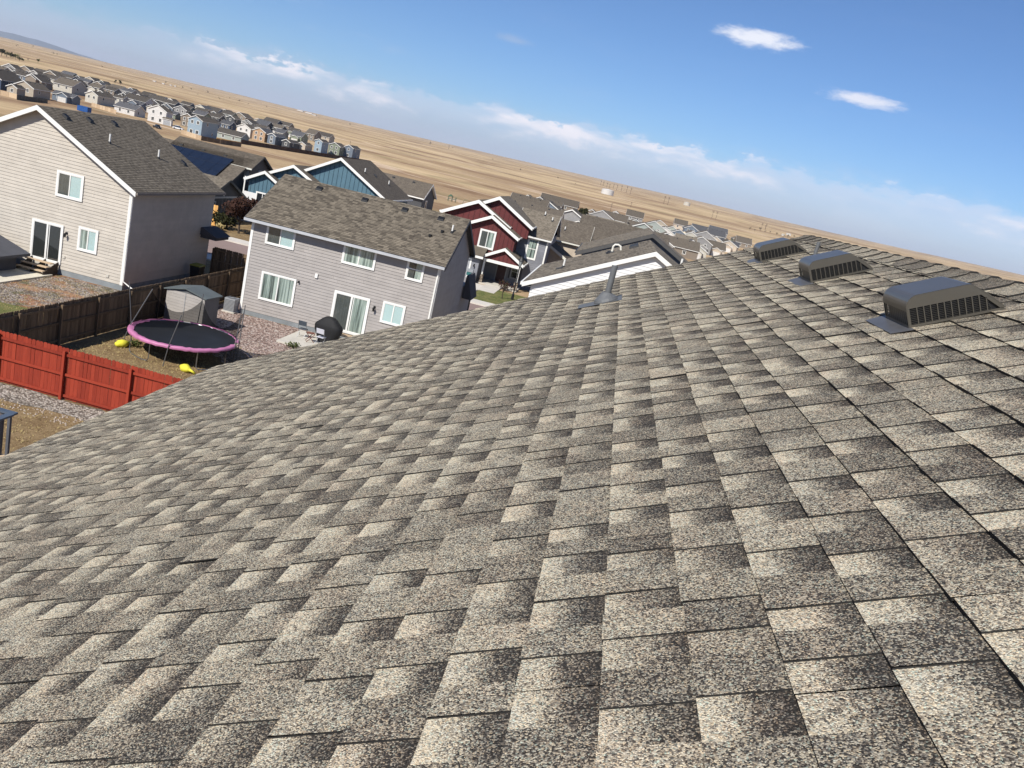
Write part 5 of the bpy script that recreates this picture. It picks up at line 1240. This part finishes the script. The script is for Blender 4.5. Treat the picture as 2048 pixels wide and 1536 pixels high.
for i in range(8):
    a0, a1 = math.pi / 4 * i, math.pi / 4 * (i + 1); b.poly([(0, 0, 5.6), (2.0 * math.cos(a0), 2.0 * math.sin(a0), 4.4), (2.0 * math.cos(a1), 2.0 * math.sin(a1), 4.4)]); 
b.build('canopy', M_('umbrella_cream', (.66, .56, .40), rough=.8), um)

# ------------------------------------------------------------------ trees and shrubs on the plain
def far_tree(label, px, py, hpx, rk=.45, leaf=None, n=150, group=None, trunk=True, flat=.8):
    p = at(px, py); wd = (p - Vector((0, 0, CAMZ))).dot(Fw); h = hpx * wd / FPX
    return plant('tree' if hpx > 4 else 'shrub', label, 'tree' if hpx > 4 else 'shrub', p, h, h * rk, leaf or leafd, n, h * .07, int(px * 3 + py), trunk=trunk, group=group, blobs=8, flat=flat)
far_tree('dark tree cluster standing between the houses of the far street', 1163, 449, 36, .42, leafd, 700); far_tree('second dark tree just right of the dark tree cluster', 1181, 450, 28, .4, leafp, 400)
far_tree('round yellow-green tree beside the beige gable house', 1296, 468, 14, .45, leafg, 300)
for i, (x, y, h, r_) in enumerate(((3, 112, 14, .7), (13, 114, 12, .8), (22, 117, 12, .7), (31, 119, 11, .8), (39, 122, 10, .7), (46, 123, 6, .6))):
    far_tree(f'green cottonwood, {ordn[i]} from the left in the far left grove', x, y, h, r_, leafg if i % 2 else leafd, 260, 'cottonwoods of the far left grove')
far_tree('round green tree right of the far left grove', 76, 126, 8, .6, leafg, 200); far_tree('small brown shrub between the grove and the round tree', 57, 121, 4, .7, leafp, 80)
far_tree('dark slim tree on the plain, left one of a pair', 230, 168, 9, .35, leafd, 160, 'pair of dark trees on the plain'); far_tree('dark round tree on the plain, right one of a pair', 240, 171, 10, .45, leafd, 200, 'pair of dark trees on the plain')
scr = random.Random(5)
spots = [(107, 108), (114, 110), (34, 93), (66, 94), (90, 92), (332, 166), (365, 177), (382, 180), (437, 196), (440, 199), (459, 197), (478, 203), (496, 209), (533, 215), (638, 237), (700, 250), (1115, 357), (1151, 368), (205, 135), (415, 186), (395, 190), (860, 289), (905, 296), (985, 320), (1040, 341)]
for i, (x, y) in enumerate(spots):
    far_tree(f'small dark juniper on the dry plain, {ordn[sorted(q[0] for q in spots).index(x)]} from the left', x, y, scr.choice([3, 4, 5]), .6, leafd, 70, 'junipers dotting the dry plain', trunk=False)
for i in range(34):
    x = 1500 + i * 11 + scr.randint(-4, 4); y = 456 + (x - 1500) * .262 + scr.choice([-3, 0, 0, 4])
    far_tree(f'dark tree of the distant settlement by the horizon, {ordn[i]} from its left end', x, y, scr.choice([4, 5, 6, 7]), .5, leafd, 60, 'trees of the distant settlement')
for i in range(16):
    x = 1560 + i * 20 + scr.randint(-6, 6); y = 466 + (x - 1560) * .262 + scr.choice([0, 4, 6]); p = at(x, y); wd = (p - Vector((0, 0, CAMZ))).dot(Fw); m_ = wd / FPX
    o = tag(empty('building', p), f'small white building of the distant settlement by the horizon, {ordn[i]} from its left end', 'building', 'white buildings of the distant settlement'); W = scr.uniform(4, 9) * m_; H_ = 2.2 * m_
    wall_box(o, -W / 2, W / 2, 0, W * .6, -2, H_, PAL['white'], H_ * 1.5, 'x'); MB().hexa([(-W / 2, -.3, H_), (W / 2, -.3, H_), (W / 2, W * .3, H_ * 1.5), (-W / 2, W * .3, H_ * 1.5), (-W / 2, -.3, H_ + .3), (W / 2, -.3, H_ + .3), (W / 2, W * .3, H_ * 1.5 + .3), (-W / 2, W * .3, H_ * 1.5 + .3)]).build('roof', PAL['cream'], o)
for i, (x, y, w_) in enumerate(((326, 168, 5), (341, 171, 4), (350, 173, 4), (600, 222, 12), (617, 227, 14), (628, 231, 8), (308, 163, 6))):
    p = at(x, y); wd = (p - Vector((0, 0, CAMZ))).dot(Fw); m_ = wd / FPX; o = tag(empty('building', p), f'pale ranch building on the plain near the horizon, {ordn[i]} of a scattered group', 'building', 'ranch buildings near the horizon')
    W = w_ * m_; wall_box(o, -W / 2, W / 2, 0, W * .5, -2, 1.6 * m_, PAL['white'], 2.2 * m_, 'x')

# water tanks
def tank(label, px, py, dpx, hpx, mat):
    p = at(px, py); wd = (p - Vector((0, 0, CAMZ))).dot(Fw); m_ = wd / FPX; r_ = dpx * m_ / 2; h = hpx * m_
    o = tag(empty('water_tank', p), label, 'water tank'); MB().tube([(0, 0, -2), (0, 0, h)], r_, 32).build('shell', mat, o, smooth=False); MB().tube([(0, 0, h), (0, 0, h * 1.04), (0, 0, h * 1.2)], [r_ * 1.02, r_ * 1.0, r_ * .1], 32).build('roof', mat, o)
tank('large white cylindrical water tank on the dry plain', 1214, 389, 25, 9, PAL['white']); tank('smaller cream water tank near the horizon, further right', 1373, 411, 13, 6, PAL['cream'])
# power poles
polew = M_('pole_wood', (.10, .075, .06), rough=.9)
def power_pole(label, px, py, hpx, group):
    p = at(px, py); wd = (p - Vector((0, 0, CAMZ))).dot(Fw); h = hpx * wd / FPX; t_ = max(.15, .55 * wd / FPX)
    o = tag(empty('utility_pole', p), label, 'utility pole', group); MB().tube([(0, 0, -1), (0, 0, h)], [t_ * .55, t_ * .4], 6).build('pole', polew, o)
    for z in (.93, .80): MB().box(-h * .14, h * .14, -t_ * .3, t_ * .3, h * z, h * z + t_ * .7).build('crossarm', polew, o)
for i, (x, y, h) in enumerate(((1201, 370, 9), (1206, 372, 9), (1213, 375, 9), (1218, 377, 9), (1226, 378, 10), (1233, 380, 10), (1242, 382, 11), (1252, 386, 14), (1260, 389, 13))): power_pole(f'dark utility pole behind the white water tank, {ordn[i]} from the left', x, y, h, 'utility poles behind the water tank')
for i, (x, y) in enumerate(((1327, 408), (1335, 410), (1423, 437), (1431, 439), (1521, 462), (1529, 464))): power_pole(f'tall utility pole of the spaced pairs crossing the plain, {ordn[i]} from the left', x, y, 16, 'utility pole pairs crossing the plain')
power_pole('single utility pole on the plain above the white house with garage wing', 1220, 424, 18, None); power_pole('short stub pole on the tan field right of the single pole', 1261, 415, 11, None)
for i, (x, y) in enumerate(((205, 121), (700, 290), (860, 290), (897, 298), (1530, 458), (1860, 540))): power_pole(f'faint distant pylon near the horizon, {ordn[i]} from the left', x, y, 7, 'faint pylons near the horizon')

# playground behind the grey house roof
p = at(906, 404); pg = tag(empty('playground', p), 'small green and tan playground set in the brown field behind the roofs', 'playground')
pg.scale = (.7, .7, .6)
pgm = M_('play_green', (.05, .10, .06))
for x in (-3, -1, 1): 
    for y in (0, 2): MB().box(x - .1, x + .1, y - .1, y + .1, -.5, 3.0).build('post', pgm, pg)
MB().box(-3, 1, 0, 2, 1.4, 1.6).build('deck', pgm, pg); MB().hexa([(-3.2, -.2, 3), (-.8, -.2, 3), (-.8, 2.2, 3), (-3.2, 2.2, 3), (-2.2, .9, 4.2), (-1.8, .9, 4.2), (-1.8, 1.1, 4.2), (-2.2, 1.1, 4.2)]).build('roof', pgm, pg)
MB().hexa([(1, .4, 1.4), (3.8, .4, 0), (3.8, 1.3, 0), (1, 1.3, 1.4), (1, .4, 1.55), (3.8, .4, .15), (3.8, 1.3, .15), (1, 1.3, 1.55)]).build('slide', M_('play_tan', (.5, .35, .2)), pg)
MB().tube([(5, 0, 0), (5.6, 1, 3), (9.4, 1, 3), (10, 0, 0)], .1, 5).build('swing_frame', pgm, pg)

# ------------------------------------------------------------------ mountains and haze
def mountains():
    b = MB(); rnd = random.Random(2); n = 60; Y0 = 15000
    def hgt(t_):   # t_ from left to right; fades out to the right
        e = 1.25 * math.exp(-((t_ - .22) / .13) ** 2) + .85 * math.exp(-((t_ - .42) / .12) ** 2) + .62 * math.exp(-((t_ - .60) / .10) ** 2) + .3 * math.exp(-((t_ - .76) / .12) ** 2)
        return e
    prev = None
    for i in range(n + 1):
        t_ = i / n; a = rad(-50 + 22 * t_); d = 19000; x, y = math.sin(a) * d, math.cos(a) * d
        z = CAMZ + d * math.tan(rad(.1 + hgt(t_) * .72 + rnd.uniform(-.03, .03) * hgt(t_)))
        cur_ = [(x, y, -200), (x * 1.01, y * 1.01, z * .55), (x * 1.05, y * 1.05, z), (x * 1.25, y * 1.25, -200)]
        if prev:
            for j in range(3): b.poly([prev[j], cur_[j], cur_[j + 1], prev[j + 1]])
        prev = cur_
    tag(b.build('mountains', soil_mat('haze_blue_rock', [(.3, (.07, .10, .13)), (.7, (.12, .15, .18))], .002, .01, 0), None, smooth=True), kind='structure')  # rock colour tinted blue, distance haze painted in
mountains()

def litter():
    rnd = random.Random(33); b = MB()
    for _ in range(2600):
        k = rnd.random()
        if k < .45: x, y = rnd.uniform(-20.6, -12), rnd.uniform(34.5, 38.6)
        elif k < .7: x, y = rnd.uniform(-28.6, -21.4), rnd.uniform(35, 41.2)
        else: x, y = rnd.uniform(-22, -11), rnd.uniform(23.6, 25.4)
        r_ = rnd.uniform(.02, .055); a = rnd.uniform(0, 3)
        q = [(x + r_ * math.cos(a + j * 1.57) * rnd.uniform(.7, 1.2), y + r_ * math.sin(a + j * 1.57) * rnd.uniform(.7, 1.2)) for j in range(4)]
        for j in range(4): b.poly([(*q[j], .0), (*q[(j + 1) % 4], .0), (x, y, r_ * 1.1)])
    tag(b.build('loose_stones', soil_mat('stone_mix', [(.3, (.18, .13, .10)), (.5, (.36, .30, .25)), (.7, (.52, .46, .40))], 6, 9, 0)), 'loose pinkish stones spilling over the edges of the gravel beds', 'stones', kind='stuff')
litter()
# the air: one closed box of even haze
hz = MB().box(-24000, 24000, -3000, 27000, -420, 430)
hm = bpy.data.materials.new('haze'); hm.use_nodes = True; hn = hm.node_tree; hn.nodes.clear()
ho = hn.nodes.new('ShaderNodeOutputMaterial'); hv = hn.nodes.new('ShaderNodeVolumePrincipled'); hv.inputs['Density'].default_value = 4.6e-5; hv.inputs['Color'].default_value = (.86, .90, 1.0, 1); hv.inputs['Anisotropy'].default_value = .15
hn.links.new(hv.outputs[0], ho.inputs['Volume'])
tag(hz.build('haze', hm), kind='stuff')
